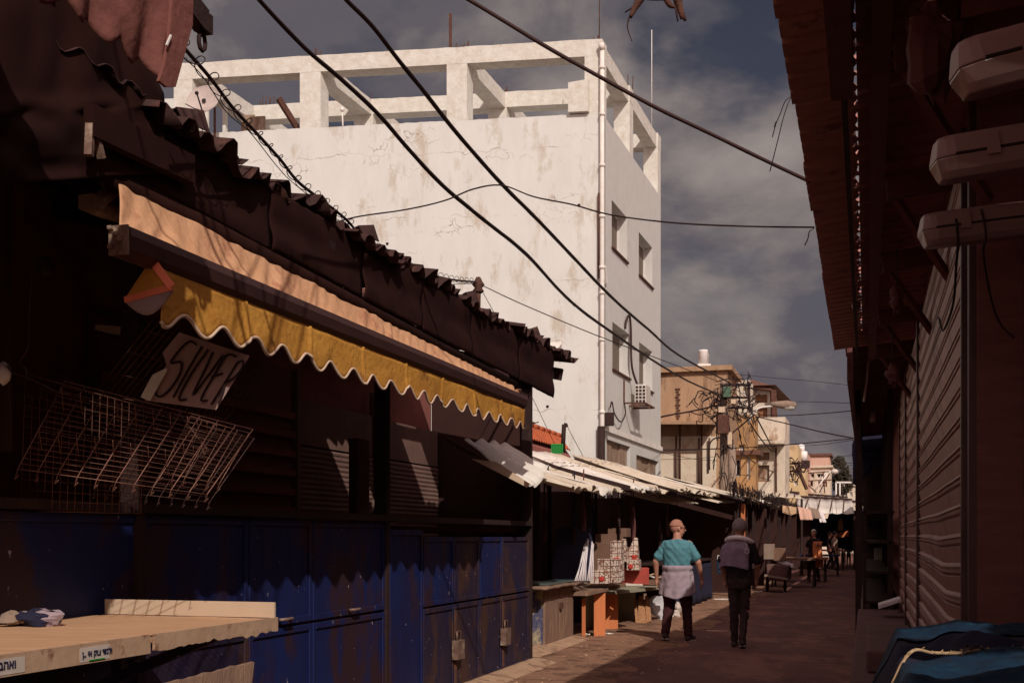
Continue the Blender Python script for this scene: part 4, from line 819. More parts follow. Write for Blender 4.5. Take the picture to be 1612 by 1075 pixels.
def sticker(pxa, pxb, text, size, name, green=False):
    a = PD(pxa, 1000, TF); b = PD(pxb, 1000, TF); sa = VS(a)[1]; sb = VS(b)[1]
    m = MB(); m.hexa([S(TF + .0205, sa, TH - .062), S(TF + .0215, sa, TH - .062), S(TF + .0215, sb, TH - .062), S(TF + .0205, sb, TH - .062), S(TF + .0205, sa, TH - .008), S(TF + .0215, sa, TH - .008), S(TF + .0215, sb, TH - .008), S(TF + .0205, sb, TH - .008)])
    stk = m.build(name, M_sticker, tb)
    cu = bpy.data.curves.new('lettering', 'FONT'); cu.body = text; cu.size = size; cu.extrude = .0006; cu.offset = .0008
    o = bpy.data.objects.new('lettering', cu); COL.objects.link(o); bpy.context.view_layer.update()
    me = bpy.data.meshes.new_from_object(o.evaluated_get(bpy.context.evaluated_depsgraph_get())); COL.objects.unlink(o); bpy.data.objects.remove(o)
    o = bpy.data.objects.new('lettering', me); COL.objects.link(o); me.materials.clear(); me.materials.append(M_ink)
    M = Matrix((SU, Z, SR)).transposed(); me.transform(M.to_4x4()); me.transform(Matrix.Translation(S(TF + .024, sa + .01, TH - .042) - ORI[tb.name])); o.parent = stk; ORI[o.name] = ORI[tb.name]
    if green:
        g = MB(); g.bar(S(TF + .023, sa + .05, TH - .058), S(TF + .023, sb - .03, TH - .058), .002, .004); g.build('green_line', M_green, stk)
sticker(-40, 31, ' ל תבהאו', .040, 'paper_sticker'); sticker(118, 165, 'ן.. יא קוצ דמלו', .030, 'paper_sticker', True)
# litter on the table
lt = thing('litter_heap', 'crumpled plastic bags and white scraps lying on the table', 'litter', PD(65, 963, -3.45)); c = S(-3.5, VS(PD(62, 960, -3.5))[1], TH + .02)
for i in range(7):
    q = c + Vector((jit(.16), jit(.10), .015)); sz = random.uniform(.025, .05); m = MB()
    m.grid(lambda u, v: q + Vector((math.cos(u*6.283)*math.sin(v*3.1416)*1.5, math.sin(u*6.283)*math.sin(v*3.1416), math.cos(v*3.1416)*.8)) * sz * (1 + .6 * noise.noise(Vector((u*4+i, v*4, i)))), 14, 8, False); m.build('crumpled_wrapper', [M_concrete, M_navy, M_grey_s][i % 3], lt)
lp = thing('leaning_plank', 'rough brown plank below the table at the bottom left', 'plank', W(300, 1075, 4.6))
m = MB(); m.grid(lambda u, v: lerp(lerp(W(190, 1092, 4.4), W(398, 1041, 4.9), u), lerp(W(190, 1150, 4.4), W(392, 1100, 4.9), u), v) + Z * (.008 * noise.noise(Vector((u * 14, 0, 2))) if v == 0 else 0), 40, 3, False); m.build('board', M_wood2, lp, solid=.02)

# ------------------------------------------------------------------ second stall: cabinets, counters, boxes
s2 = thing('stall_cabinet', 'weathered wooden cabinet with flaking blue side standing by the kerb', 'cabinet', W(858, 1026, 15))
def ccab(mb, d0, d1, s0, s1, h0, h1): return mb.sbox(d0, d1, s0, s1, h0, h1)
cc = W(858, 1026, 15); cd, csn, _ = VS(cc); ce = VS(W(918, 1010, 16.4))[1]
m = MB(); m.sbox(cd - .55, cd - .03, csn, csn + .03, .06, .80); m.build('side_panel', M_side, s2)
mid = (csn + ce) / 2
for a, b in ((csn, mid - .01), (mid + .01, ce)):
    m = MB(); m.sbox(cd - .03, cd, a, b, .08, .80); dd = m.build('cabinet_door', M_wood2, s2, bevel=.005)
m = MB(); m.sbox(cd, cd + .04, mid - .05, mid + .05, .52, .60); m.build('hasp', M_rust, s2)
m = MB(); m.sbox(cd - .6, cd - .04, ce - .03, ce, .06, .80); m.build('side_panel', M_wood2, s2)
m = MB(); m.grid(lambda u, v: S(lerp(cd - .65, cd + .12, u), lerp(csn - .35, ce + .15, v), .84 + .02 * noise.noise(Vector((u*3, v*6, 0)))), 8, 20); m.build('counter_top', M_wood2, s2, solid=.035)
m = MB(); m.sbox(cd - .3, cd + .02, csn + .1, ce + .1, .865, .885); m.build('glass_tray', mat('greenish_tray', (.10, .14, .13), rough=.3), s2)
kb = MB(); kb.grid(lambda u, v: S(cd + lerp(-.15, .22, u) + .03 * noise.noise(Vector((v * 9, u, 0))), lerp(csn - 1.3, ce + .1, v), .07 - .05 * u * u), 6, 30); props(kb.build('kerb_stone', M_kerb, solid=.05), 'pale broken kerb slab in front of the weathered cabinet', 'kerb')
kb = MB(); kb.grid(lambda u, v: S(DW + lerp(.0, .28, u) + .04 * noise.noise(Vector((v * 14, u, 3))), lerp(9.2, 13.0, v), .06 - .05 * u * u), 6, 40); props(kb.build('kerb_stone', M_kerb, solid=.05), 'long pale kerb slab along the foot of the blue shutters', 'kerb')
# standing orange boards
for i, (px0, px1, yt, yb, Y) in enumerate(((916, 922, 943, 1005, 16.5), (935, 953, 935, 1006, 16.9), (952, 973, 934, 994, 18.3))):
    a = W(px0, yb, Y); b = W(px1, yb - 2, Y + .1); hh = (W(px0, yt, Y) - a).z
    m = MB(); m.poly([a, b, b + Z * hh * 1.02, a + Z * hh], .03, (0, 1, 0)); props(m.build('standing_board', M_wood, bevel=.004), ['narrowest orange wooden board, against the cabinet edge', 'orange wooden board in the middle, its foot on white litter', 'orange wooden board standing behind next to the sage panel'][i], 'board', 'orange wooden boards under the counters')
m = MB(); m.sbox(-4.3, -4.24, 17.6, 18.6, .05, .78); props(m.build('standing_board', M_sage), 'dull green panel under the carton counter', 'panel')
t = thing('market_counter', 'counter of loose planks carrying the printed cartons', 'counter', W(1000, 975, 19))
for i, (a, b, Y0, Y1) in enumerate((((925, 932), (985, 918), 16.3, 17.8), ((968, 930), (1052, 922), 18, 20.6))):
    p = W(*a, Y0); q = W(*b, Y1); m = MB(); m.hexa([p - Z*.05, q - Z*.05, q - Z*.05 - SR*.9, p - Z*.05 - SR*.9, p, q, q - SR*.9, p - SR*.9]); m.build('counter_plank', M_wood2 if i == 0 else M_sage, t)
for px, Y in ((975, 18.2), (1000, 19.4), (1045, 21)):
    q = W(px, 930, Y); m = MB(); m.bar(Vector((q.x, q.y, 0)) - SR * .35, q - SR * .35 - Z*.05, .05, .05); m.build('leg', M_wood2, t)
q = W(974, 976, 20.2); m = MB(); m.poly([Vector((W(973, 0, 20.2).x, 20.2, .02)), Vector((W(1001, 0, 20.2).x, 20.3, .02)), W(1001, 926, 20.3), W(973, 926, 20.2)], .05, (0, 1, 0)); m.build('front_panel', M_sage, t)
q = thing('firewood_bundle', 'splintered brown wooden slats leaning under the carton counter', 'slats', Vector((W(1015, 0, 19.6).x, 19.6, 0)))
for k in range(7):
    x = 1003 + k * 3.4; m = MB(); m.bar(W(x, 987 - k * 1.5, 19.5), W(x + random.uniform(-4, 2), 938 + random.uniform(0, 6), 19.9), .045, .03); m.build('slat', M_split, q)
bgm = thing('plastic_bag', 'full white plastic bag standing on the verge left of the man in teal', 'bag', W(1040, 976, 20.4)); c = W(1039, 957, 20.4)
m = MB(); m.grid(lambda u, v: c + Vector((math.cos(u*6.283) * (.19 + .03 * (1 - v)) * max(.25, abs(math.sin(min(1, v * 1.1 + .04) * 3.1416)) ** .35), math.sin(u*6.283) * .13, lerp(.22, -.20, v))) + Vector((1, 1, 0)) * .03 * noise.noise(Vector((u * 5, v * 5, 1))), 24, 12); m.build('bag_body', M_bag, bgm)
bgm2 = thing('litter_heap', 'torn cream paper and rubbish on the verge behind the teal shirted man', 'litter', W(1066, 972, 21))
for i in range(6):
    q = W(1062 + jit(9), 962 + jit(9), 21 + jit(.2)); sz = random.uniform(.05, .1); m = MB()
    m.grid(lambda u, v: q + Vector((math.cos(u*6.283)*math.sin(v*3.1416), math.sin(u*6.283)*math.sin(v*3.1416), math.cos(v*3.1416)*1.2)) * sz * (1 + .6 * noise.noise(Vector((u*4+i, v*4, i)))), 12, 8, False); m.build('crumpled_paper', [M_sack, M_cardlit, M_sticker][i % 3], bgm2)
for i, (px, py, Y, w) in enumerate(((960, 999, 17.3, .12), (948, 1008, 16.8, .1), (1140, 944, 27, .5), (1194, 932, 29, .22), (925, 1000, 16.8, .07))):
    c = W(px, py, Y); m = MB(); m.grid(lambda u, v: c + Vector(((u - .5) * w, (v - .5) * w * .8, .02 + .03 * noise.noise(Vector((u * 4, v * 4, i))))), 6, 5, False)
    props(m.build('paper_scrap', M_cardlit, solid=.004), ['white scrap lying at the foot of the rear orange board', 'white scrap lying under the middle orange board', 'cream rubbish on the ground left of the second walker', 'flat pale scrap on the road right of the second walker', 'tiny white scrap beside the cabinet foot'][i], 'litter', None)
# printed cartons: a checker of lattice prints with red rounds
def carton(root, c, w, h, dpt, tall=0, dark=False, name='carton', label=None, rot=0):
    X = Matrix.Rotation(rot, 3, 'Z') @ SR; Y_ = Matrix.Rotation(rot, 3, 'Z') @ SU
    t = thing(name, label, 'carton', c, 'printed cartons on the counter')
    m = MB(); m.box(c + Z * h / 2, w, dpt, h, X, Y_)
    if tall: m.hexa([c - X*w/2 - Y_*dpt/2 + Z*(h+.002), c + X*w/2 - Y_*dpt/2 + Z*(h+.002), c + X*w/2 + Y_*dpt/2 + Z*(h+.002), c - X*w/2 + Y_*dpt/2 + Z*(h+.002), c + X*w*.1 - Y_*dpt/2 + Z*(h+tall), c + X*w*.4 - Y_*dpt/2 + Z*(h+tall), c + X*w*.4 + Z*(h+tall*.9), c + X*w*.1 + Z*(h+tall*.9)])
    m.build('box', M_carton, t, bevel=.004)
    m = MB(); q = c - Y_*(dpt/2 + .006) + X*jit(w*.25) + Z*h*.35; m.lathe([(.018, 0), (.042, 0), (.042, .004), (.018, .004)], q, 14, -Y_); m.build('red_round_print', M_red, t)
    return t
base = [(944, 918, 17.0, .28, .20, 0, 'lowest front printed carton at the left end of the plank counter'), (960, 917, 17.1, .30, .36, 0, 'printed carton standing second from the plank end'),
        (972, 915, 17.3, .16, .62, 0, 'tall narrow printed carton beside the dark red box'), (978, 884, 17.9, .20, .14, .22, 'pointed open carton on top at the left'),
        (997, 884, 18.0, .18, .14, .24, 'pointed open carton on top at the right'), (998, 897, 17.7, .20, .16, 0, 'printed carton tipped on the dark red box')]
for px, py, Y, w, h, tl, lb in base: carton(None, W(px, py, Y), w, h, .22, tl, label=lb, rot=jit(.25))
t = thing('red_box', 'dark red open box on the plank counter', 'box', W(1000, 918, 18)); c = W(999, 919, 18)
m = MB(); m.box(c + Z*.13, .42, .30, .26); m.build('box_body', M_redbox, t, bevel=.01)
MB().lathe([(.001, 0), (.05, 0), (.055, .03), (.001, .04)], W(998, 877, 17.75), 14).build('bowl', M_red, label='bright red round bowl among the pointed cartons', cat='bowl')
MB().lathe([(.001, 0), (.05, 0), (.055, .03), (.001, .04)], W(971, 881, 17.2), 14).build('bowl', M_red, label='red round bowl below the left pointed carton', cat='bowl')
props(MB().poly([W(985, 921, 17.6), W(1012, 921, 17.7), W(1008, 917, 18.2), W(986, 915, 18.2)], .01, (0, .1, 1)).build('white_card', M_cardlit), 'flat white card in front of the dark red box', 'card')
t = thing('carton_stack', 'brown printed cartons stacked in shade behind the lit ones', 'cartons', W(955, 900, 17.9))
for i, (px, py, w, h) in enumerate(((950, 915, .42, .62), (974, 905, .4, .45), (962, 862, .45, .22), (975, 845, .3, .14))):
    m = MB(); m.box(W(px, py, 18.3) + Z*h/2, w, .35, h, SR, SU); m.build('stacked_carton', M_brownbox, t, bevel=.006)
t = thing('rubbish_tray', 'tray of brown scraps and paper at the right end of the counter', 'tray', W(1035, 920, 19.4))
MB().box(W(1035, 916, 19.5), .5, .5, .08, SR, SU).build('tray', M_brownbox, t)
for k in range(8):
    m = MB(); q = W(1022 + k * 4.5, 905 + jit(5), 19.5 + jit(.2)); m.bar(q, q + Vector((jit(.12), jit(.1), jit(.1))), .07, .01); m.build('paper_strip', [M_cardlit, M_brownbox, M_sack][k % 3], t)
# pale rods fanning out on the first counter
t = thing('rod_bundle', 'fan of pale canes standing on the cabinet counter', 'canes', W(920, 915, 16.4))
for k in range(11):
    a = W(905 + k * 2.8, 914, 16.2 + .03 * k); b = W(lerp(922, 934, k / 10) + jit(3), 848 + abs(k - 5) * 2, 16.8); m = MB(); m.tube([a, lerp(a, b, .4) + Vector((jit(.02), 0, 0)), b], .009, 5); m.build('cane', M_collar, t)
t = thing('stall_backboard', 'dark blue board leaning behind the canes', 'board', W(890, 915, 17)); MB().poly([W(868, 918, 16.9), W(932, 914, 17.5), W(932, 830, 17.5), W(876, 830, 16.9)], .03, (0, 1, 0)).build('board', M_navy, t)

# ------------------------------------------------------------------ roofs over the middle stalls
ms = thing('market_stall', 'row of dark open stalls under long pale corrugated roofing', 'market stall', S(-4.5, 18, 0))
ev = [(12.0, 2.04), (13.4, 2.06), (14.7, 2.12), (16.1, 2.16), (17.6, 2.22), (19.2, 2.28), (20.8, 2.35), (22.6, 2.40), (24.6, 2.44), (26.9, 2.46)]
def eave(Y, h, d=-3.38): 
    # point of the eave line at depth Y
    return Vector(((d + .2961 * Y) / .9552, Y, h))
for i in range(1, len(ev) - 1):
    (y0, h0), (y1, h1) = ev[i], ev[i+1]; dd = -3.42 + .06 * (i / 7) + jit(.10)
    a = eave(y0 - .1, h0 + jit(.02), dd); b = eave(y1 + .1, h1, dd + jit(.05)); wdt = 2.15 if i < 4 else 1.95
    a2 = a - SR * wdt + Z * .66; b2 = b - SR * wdt + Z * .66
    if i == 0: a = a - Z * .02; 
    m = sheet(a, b, a2, b2, (b - a).length / .19, .030, sag=.03, jag=.15, seed=i * 7.7); m.build('roof_sheet', [M_tin2, M_tin][i % 2] if i < 5 else M_tin, ms, solid=.003)
sheet(W(834, 766, 12.0), W(872, 736, 13.3), W(730, 692, 12.3), W(806, 700, 13.6), 4, .035, nu=60, nv=12, sag=.03, jag=.06, seed=3).build('bent_end_sheet', M_tin2, ms, solid=.004)
m = MB(); m.poly([W(742, 722, 12), W(782, 727, 12), W(836, 762, 12), W(828, 766, 12)], .02, (0, 1, 0)); m.build('edge_strip', M_creamboard, ms)
m = MB(); m.bar(W(700, 690, 12.3), W(832, 764, 12.0), .03, .05); m.build('edge_rail', M_rust, ms)
for (x0, y0, x1, y1, Y) in ((1036, 786, 1100, 791, 22), (1128, 787, 1158, 789, 26), (1115, 768, 1158, 776, 26.5)):
    a = W(x0, y0 + 4, Y); b = W(x1, y1 + 1, Y + 2.2); m = sheet(a, b, a - SR * .8 + Z*.20, b - SR * .8 + Z*.20, (b - a).length / .12, .014, jag=.05, seed=x0); m.build('lower_roof_sheet', M_tin, ms, solid=.003)
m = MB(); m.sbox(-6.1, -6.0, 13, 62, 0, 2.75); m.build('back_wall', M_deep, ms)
for s in (14.5, 17.2, 20.4, 23.5):
    m = MB(); m.sbox(-4.75, -4.70, s, s + .05, 0, 2.3); m.build('post', M_nearblack, ms)
    m = MB(); m.bar(S(-3.45, s, 2.06 + .035 * (s - 12)), S(-5.9, s, 2.75 + .035 * (s - 12)), .06, .08); m.build('rafter', M_dark, ms)
for s in (16.2, 19.5, 23): m = MB(); m.sbox(-6.0, -4.6, s, s + .05, 0, 2.3); m.build('partition', M_deep, ms)
for k in range(16):
    q = S(-4.1 + jit(.4), 14 + k * .72 + jit(.3), 1.9 + jit(.15)); L = random.uniform(.25, .7)
    t = MB(); t.tube([q + Z * .5, q], .006, 4); w = random.uniform(.06, .2); t.grid(lambda u, v: q + SU * (u - .5) * w * (1 + .3 * math.sin(v * 5)) - Z * v * L + SR * .03 * math.sin(u * 6 + v * 3), 5, 6)
    t.build('hanging_goods', [M_deep, M_dark, M_navy, M_dark2][k % 4], ms, solid=.01)
# tiled shed roof with green crate and small mast
tr_ = thing('tiled_shed', 'small shed roof of orange clay tiles against the white wall', 'shed', W(850, 720, 23.5) * Vector((1, 1, 0)))
a = W(800, 684, 22.3); b = W(898, 712, 24.2); a2 = W(800, 660, 22.9); b2_ = W(882, 690, 24.9)
m = MB(); rows = 5
def tl(u, v):
    p = bil(a, b, a2, b2_, u, v); ph = (v * rows) % 1; return p + Z * (.035 * abs(math.sin(u * 26 * math.pi)) + .03 * (1 - ph) )
m.grid(tl, 200, rows * 6, False); m.build('tile_slope', M_tile, tr_, solid=.01)
m = MB(); 
for k in range(9): m.tube([lerp(a2, b2_, k / 9) + Z*.05, lerp(a2, b2_, (k + .95) / 9) + Z*.06], .055, 8)
m.build('ridge_tiles', M_tile, tr_)
m = MB(); m.hexa([a - Z*2.3, b - Z*2.3, b2_ - Z*2.5 , a2 - Z*2.5, a - Z*.08, b - Z*.08, b2_ - Z*.08, a2 - Z*.08]); m.build('wall', M_int, tr_)
gc = thing('green_crate', 'green plastic crate tucked under the orange tiled roof', 'crate', W(877, 712, 21.6)); c = W(877, 706, 21.6)
m = MB(); w, h = .21, .16
for q in range(5):
    m.bar(c + Vector((-w/2, 0, -h/2 + h*q/4)), c + Vector((w/2, 0, -h/2 + h*q/4)), .012, .022); m.bar(c + Vector((w/2, 0, -h/2 + h*q/4)), c + Vector((w/2, .2, -h/2 + h*q/4)), .012, .022)
    m.bar(c + Vector((-w/2 + w*q/4, 0, -h/2)), c + Vector((-w/2 + w*q/4, 0, h/2)), .014, .014)
m.box(c + Vector((0, .11, 0)), w * .96, .18, h * .92); m.build('crate_body', M_green, gc)
props(MB().tube([W(886, 707, 23), W(888, 668, 23)], .045, 8).tube([W(888, 668, 23), W(891, 668, 23), W(892, 672, 23)], .04, 6).build('vent_pipe', M_dark), 'dark vent pipe rising behind the orange tiled roof', 'pipe')
m = MB(); m.bar(W(820, 661, 22.5), W(842, 666, 22.5), .05, .035)
for k in range(4): m.bar(W(821 + k * 5, 662 + k, 22.5), W(821 + k * 5, 657 + k, 22.5), .02, .02)
m.bar(W(823, 662, 22.5), W(822, 674, 22.5), .03, .03); m.bar(W(842, 666, 22.5), W(848, 664, 22.5), .02, .02); props(m.build('roof_finial', M_dark), 'spiky dark metal piece standing on the tiled roof', 'metal piece')
# ------------------------------------------------------------------ right side: canopies
def canopy(name, label, d0, s0, s1, h, d1, rise, mt, step=.20, gaps=(), grp=None, lip=.02):
    t = thing(name, label, 'canopy', S((d0 + d1) / 2, (s0 + s1) / 2, h), grp); s = s0; k = 0
    cuts = sorted({s1} | {g[i] for g in gaps[1:] for i in (0, 1)} | {s0 + q for q in range(1, int(s1 - s0) + 1) if s0 + q < s1 - .01})
    for e in cuts:
        ofs = jit(lip); hh = .004 * (k % 2)
        def Q(d, ss): return S(d, ss, h + (d - d0) * rise + hh)
        segs = [(d0 + ofs, d1)]
        for g in gaps:
            if g[0] <= (s + e) / 2 <= g[1]: segs = [(d0 + ofs, g[2]), (g[3], d1)]
        for a, b in segs:
            w = e - s; m = MB(); n = int(w / step + .5) or 1
            def fn(u, v, a=a, b=b, n=n):
                ph = (u * n) % 1.0; z = .028 if ph < .12 or u >= .999 else 0
                ss_ = lerp(s, e, u); dv_ = lerp(a, b, v)
                if abs(b + .045) < 1e-6 and v == 1: dv_ -= .022 * max(0, noise.noise(Vector((ss_ * 5, 3, 0))) + .12 + .5 * math.sin(ss_ * 40))
                return Q(dv_, ss_) + Z * (z + .004 * noise.noise(Vector((u * 3, v * 2, s))))
            m.grid(fn, n * 10, 2, False); m.build('roof_sheet', mt, t, solid=.003)
        s = e; k += 1
    return t
rc_ = canopy('market_canopy', 'near brown corrugated canopy overhead on the right with jagged outer edge', -.36, -5.0, 14.02, 3.70, 4.4, .10, M_canopy,
    gaps=((4.5, 13.0, -.045, -.045), (.30, .80, 2.05, 2.95), (1.62, 1.95, 2.1, 2.45)), lip=.014)
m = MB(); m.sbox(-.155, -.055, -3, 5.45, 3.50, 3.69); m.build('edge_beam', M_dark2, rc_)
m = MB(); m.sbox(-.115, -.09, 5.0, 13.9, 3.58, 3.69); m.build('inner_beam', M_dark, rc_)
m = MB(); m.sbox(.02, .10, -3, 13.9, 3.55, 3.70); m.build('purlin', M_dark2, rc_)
for s in (1.5, 3.2, 5.0, 6.9, 8.8, 11.0, 13.0):
    m = MB(); m.bar(S(.11, s, 3.5), S(4.3, s, 3.95), .07, .14); m.build('rafter', M_dark2, rc_)
    m = MB(); m.bar(S(.12, s, 3.5), S(.52, s + .5, 3.0), .04, .04); m.build('strut', M_dark2, rc_)
# irregular wires and rags under it
t = thing('hanging_wires', 'loose black wires hanging off the outer edge of the near right canopy', 'wires', PD(1246, 152, -.37))
for p in ([(1246, 152), (1236, 160), (1228, 180), (1219, 200), (1222, 192), (1216, 216)], [(1246, 152), (1240, 165), (1232, 190), (1226, 215), (1214, 262), (1212, 270)]):
    MB().tube(smooth_path([PD(x, y, -.38) for x, y in p]), .0022, 5).build('wire', M_cable, t)
props(MB().tube(smooth_path([PD(1281, 360, -.38), PD(1274, 365, -.38), PD(1272, 375, -.38), PD(1267, 386, -.38)]), .004, 5).build('loose_wire_end', M_cable), 'short frayed wire end at the thin cable fixing on the right canopy edge', 'wire')
# second canopy row with dark fascia, then fabric awnings
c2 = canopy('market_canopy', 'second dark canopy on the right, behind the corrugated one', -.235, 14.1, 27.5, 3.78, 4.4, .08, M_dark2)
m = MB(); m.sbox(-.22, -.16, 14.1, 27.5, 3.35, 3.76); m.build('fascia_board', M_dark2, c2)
for s in (18, 21, 24, 27):
    m = MB(); m.sbox(-.16, -.08, s, s + .08, 0, 3.7); m.build('post', M_dark, c2) if s > 26 else m.sbox(.3, .38, s, s + .08, 0, 3.7).build('post', M_dark, c2)
for i, (s0, s1, h0, h1) in enumerate(((27.6, 37, 3.72, 2.6), (37.2, 46, 3.75, 2.5), (46.2, 60, 3.7, 2.3))):
    aw2 = thing('awning', ['dark fabric awning drooping over the right hand stalls, nearest of three', 'dark fabric awning on the right, middle of three', 'dark fabric awning on the right, farthest of three'][i], 'awning', S(0, s0, h1), 'dark awnings along the right side')
    m = MB(); m.grid(lambda u, v: S(lerp(-.30, .75, v) + .02 * noise.noise(Vector((u * 9, v, i))), lerp(s0, s1, u), lerp(h0, h0 + .55, v) - .05 * math.sin(v * 3.14) + .04 * noise.noise(Vector((u * 12, 0, i)))), 40, 8); m.build('canvas', M_navy, aw2, solid=.004)
    m = MB(); m.grid(lambda u, v: S(-.30 + .03 * math.sin(u * 50), lerp(s0, s1, u), h0 - v * (.28 + .05 * math.sin(u * 60))), 160, 3); m.build('valance', M_dark, aw2, solid=.004)
    m = MB(); m.grid(lambda u, v: S(lerp(-.3, .55, u), s0, h0 + .5 * u - v * (1.0 + .1 * math.sin(u * 9))), 14, 6); m.build('side_flap', M_navy, aw2, solid=.004)
    m = MB(); m.sbox(-.28, -.23, s1 - .1, s1 - .04, 0, h0); m.build('post', M_dark, aw2)
# building mass on the right with roller shutters
rb = thing('shop_building', 'dark right hand shop front holding the brown roller shutters', 'building', S(.9, 15, 0))
m = MB(); m.sbox(.50, .64, 5.9, 11.2, 3.45, 3.75); m.sbox(.52, 4.4, 11.2, 62, 0, 3.8); m.build('wall', M_int, rb)
m = MB(); m.sbox(.50, 4.4, 5.80, 5.86, 0, 3.9); m.build('end_wall', M_intw, rb)
for d in (.9, 1.35, 1.9): m = MB(); m.sbox(d - .2, d - .17, 5.77, 5.798, .4, 3.6); m.build('wall_batten', M_dark, rb)
m = MB(); m.sbox(.85, 1.2, 5.6, 5.76, 1.2, 1.55); m.build('meter_box', M_dark, rb, bevel=.02)
def shutter(s0, s1, h0, h1, label, dent=0, n=19):
    t = thing('roller_shutter', label, 'roller shutter', S(.46, (s0 + s1) / 2, h0), 'roller shutters along the right wall')
    prof = [(0, .0), (.07, .018), (.13, .020), (.17, .004), (.23, .004), (.27, .020), (.33, .018), (.42, .0), (.95, .016), (1.0, .0)]
    m = MB(); rows = []
    for k in range(n):
        for x, d in prof[:-1]: rows.append(((k + x) / n, d))
    rows.append((1.0, 0)); nu = 24; vs = []
    for v, d in rows:
        for i in range(nu + 1):
            u = i / nu; hh = h0 + (h1 - h0) * v; gk = math.exp(-((v - .16) / .14) ** 2); kink = max(0, 1 - abs(u - .45) / .45)
            vs.append(S(.475 - d * 1.1 + dent * .06 * gk * kink + .004 * noise.noise(Vector((u * 4, v * 9, s0))), lerp(s0, s1, u), hh - dent * .11 * gk * kink + .006 * noise.noise(Vector((u * 3, v * 5, s0 + 9)))))
    w = nu + 1; m.add(vs, [(j*w + i, j*w + i + 1, (j+1)*w + i + 1, (j+1)*w + i) for j in range(len(rows) - 1) for i in range(nu)]); m.build('slat_curtain', M_shut, t)
    for a in (s0 - .06, s1): m = MB(); m.sbox(.44, .50, a, a + .05, h0 - .3, h1 + .05); m.build('guide_rail', M_bar, t, bevel=.004)
    return t
shutter(6.02, 11.1, .55, 3.44, 'large dented brown roller shutter nearest on the right', 1, 19)
shutter(11.26, 14.55, .55, 3.44, 'narrower brown roller shutter, second along the right wall', 0, 19)
shutter(14.7, 17.2, .55, 3.44, 'far narrow brown roller shutter where the right wall bends away', 0, 19)
m = MB(); m.sbox(.465, .51, 5.84, 5.93, .42, 3.6); props(m.build('door_post', M_bar, bevel=.008), 'brown steel post at the near edge of the large shutter', 'post')
props(MB().sbox(.0, .42, 9.5, 12.4, .425, .60).build('stone_step', M_ledge, bevel=.02), 'low grey step at the foot of the roller shutters', 'step')
# unlit tube lights
def tube_light(px, pyt, pyb, Y, lab, slope):
    t = thing('tube_light', lab, 'lamp', W(px + 100, pyt, Y), 'grubby tube lights under the right canopy')
    h = (pyb - pyt) / F * Y; a = W(px, (pyt + pyb) / 2, Y); X = Vector((.955, -.1, slope)).normalized(); Yv = Vector((.1, .955, 0)).normalized(); Zv = X.cross(Yv).normalized()
    L = 1.25; w = h * 1.0
    def loop(x, sc, zs): return [a + X * x + Yv * (yy * w * sc) + Zv * (zz * h) for yy, zz in zs]
    up = [(-.5, -.02), (-.44, .38), (-.30, .5), (.30, .5), (.44, .38), (.5, -.02)]
    lo = [(-.5, -.03), (-.40, -.34), (-.26, -.5), (.26, -.5), (.40, -.34), (.5, -.03)]
    for nm, pr, mt in (('housing', up, M_plastic), ('diffuser', lo, M_diffuser)):
        m = MB(); xs = [(0.0, .72), (h * .12, .9), (h * .3, 1.0), (L - h*.3, 1.0), (L, .8)]; vs = []
        for x, sc in xs: vs += [a + X * (x + (0 if abs(zz) > .1 else -h * .12 * (x == 0))) + Yv * yy * w * sc + Zv * (zz * h * (.8 + .2 * sc)) for yy, zz in pr]
        n = len(pr); m.add(vs, [(i*n + k, i*n + (k+1) % n, (i+1)*n + (k+1) % n, (i+1)*n + k) for i in range(len(xs)-1) for k in range(n)] + [tuple(range(n))[::-1], tuple((len(xs)-1)*n + k for k in range(n))], False)
        m.build(nm, mt, t, bevel=.004)
    m = MB(); m.box(a + X * (L/2 + .01), L * .96, w * 1.02, h * .05, X, Yv, Zv); m.build('gasket', M_dark, t)
    for x in (h * 1.1, L * .55):
        m = MB(); m.box(a + X * x - Yv * (w * .53) + Zv * h * .1, h * .28, .008, h * .5, X, Yv, Zv); m.build('clip', M_plastic, t)
    m = MB(); m.tube([a + X * .1 + X*L/2 + Zv * h * .5, a + X * .1 + X*L/2 + Z * 1.1], .006, 5); m.tube([a + X * .8 + Zv * h * .5, a + X * .8 + Z * 1.1], .006, 5); m.build('hanger', M_dark, t)
tube_light(1511, 72, 158, 2.3, 'largest and nearest tube light at the top right corner', .22)
tube_light(1476, 222, 290, 3.3, 'middle tube light of the three at the right', .13)
tube_light(1454, 340, 392, 4.8, 'smallest and lowest tube light above the shutter edge', .10)
props(MB().tube(smooth_path([W(1505, 345, 4.7), W(1508, 380, 4.68), W(1505, 420, 4.8), W(1500, 480, 5.2), W(1485, 520, 5.6), W(1478, 500, 6)]), .006, 5).build('loose_cable', M_cable), 'black cable wound round the lowest tube light', 'cable')
props(MB().tube(smooth_path([W(1545, 330, 4.7), W(1552, 370, 4.65), W(1548, 400, 4.7), W(1560, 470, 5), W(1575, 510, 5.2), W(1597, 532, 5.2)]), .005, 5).build('loose_cable', M_cable2), 'thin cable drooping across the dark wall right of the shutter', 'cable')
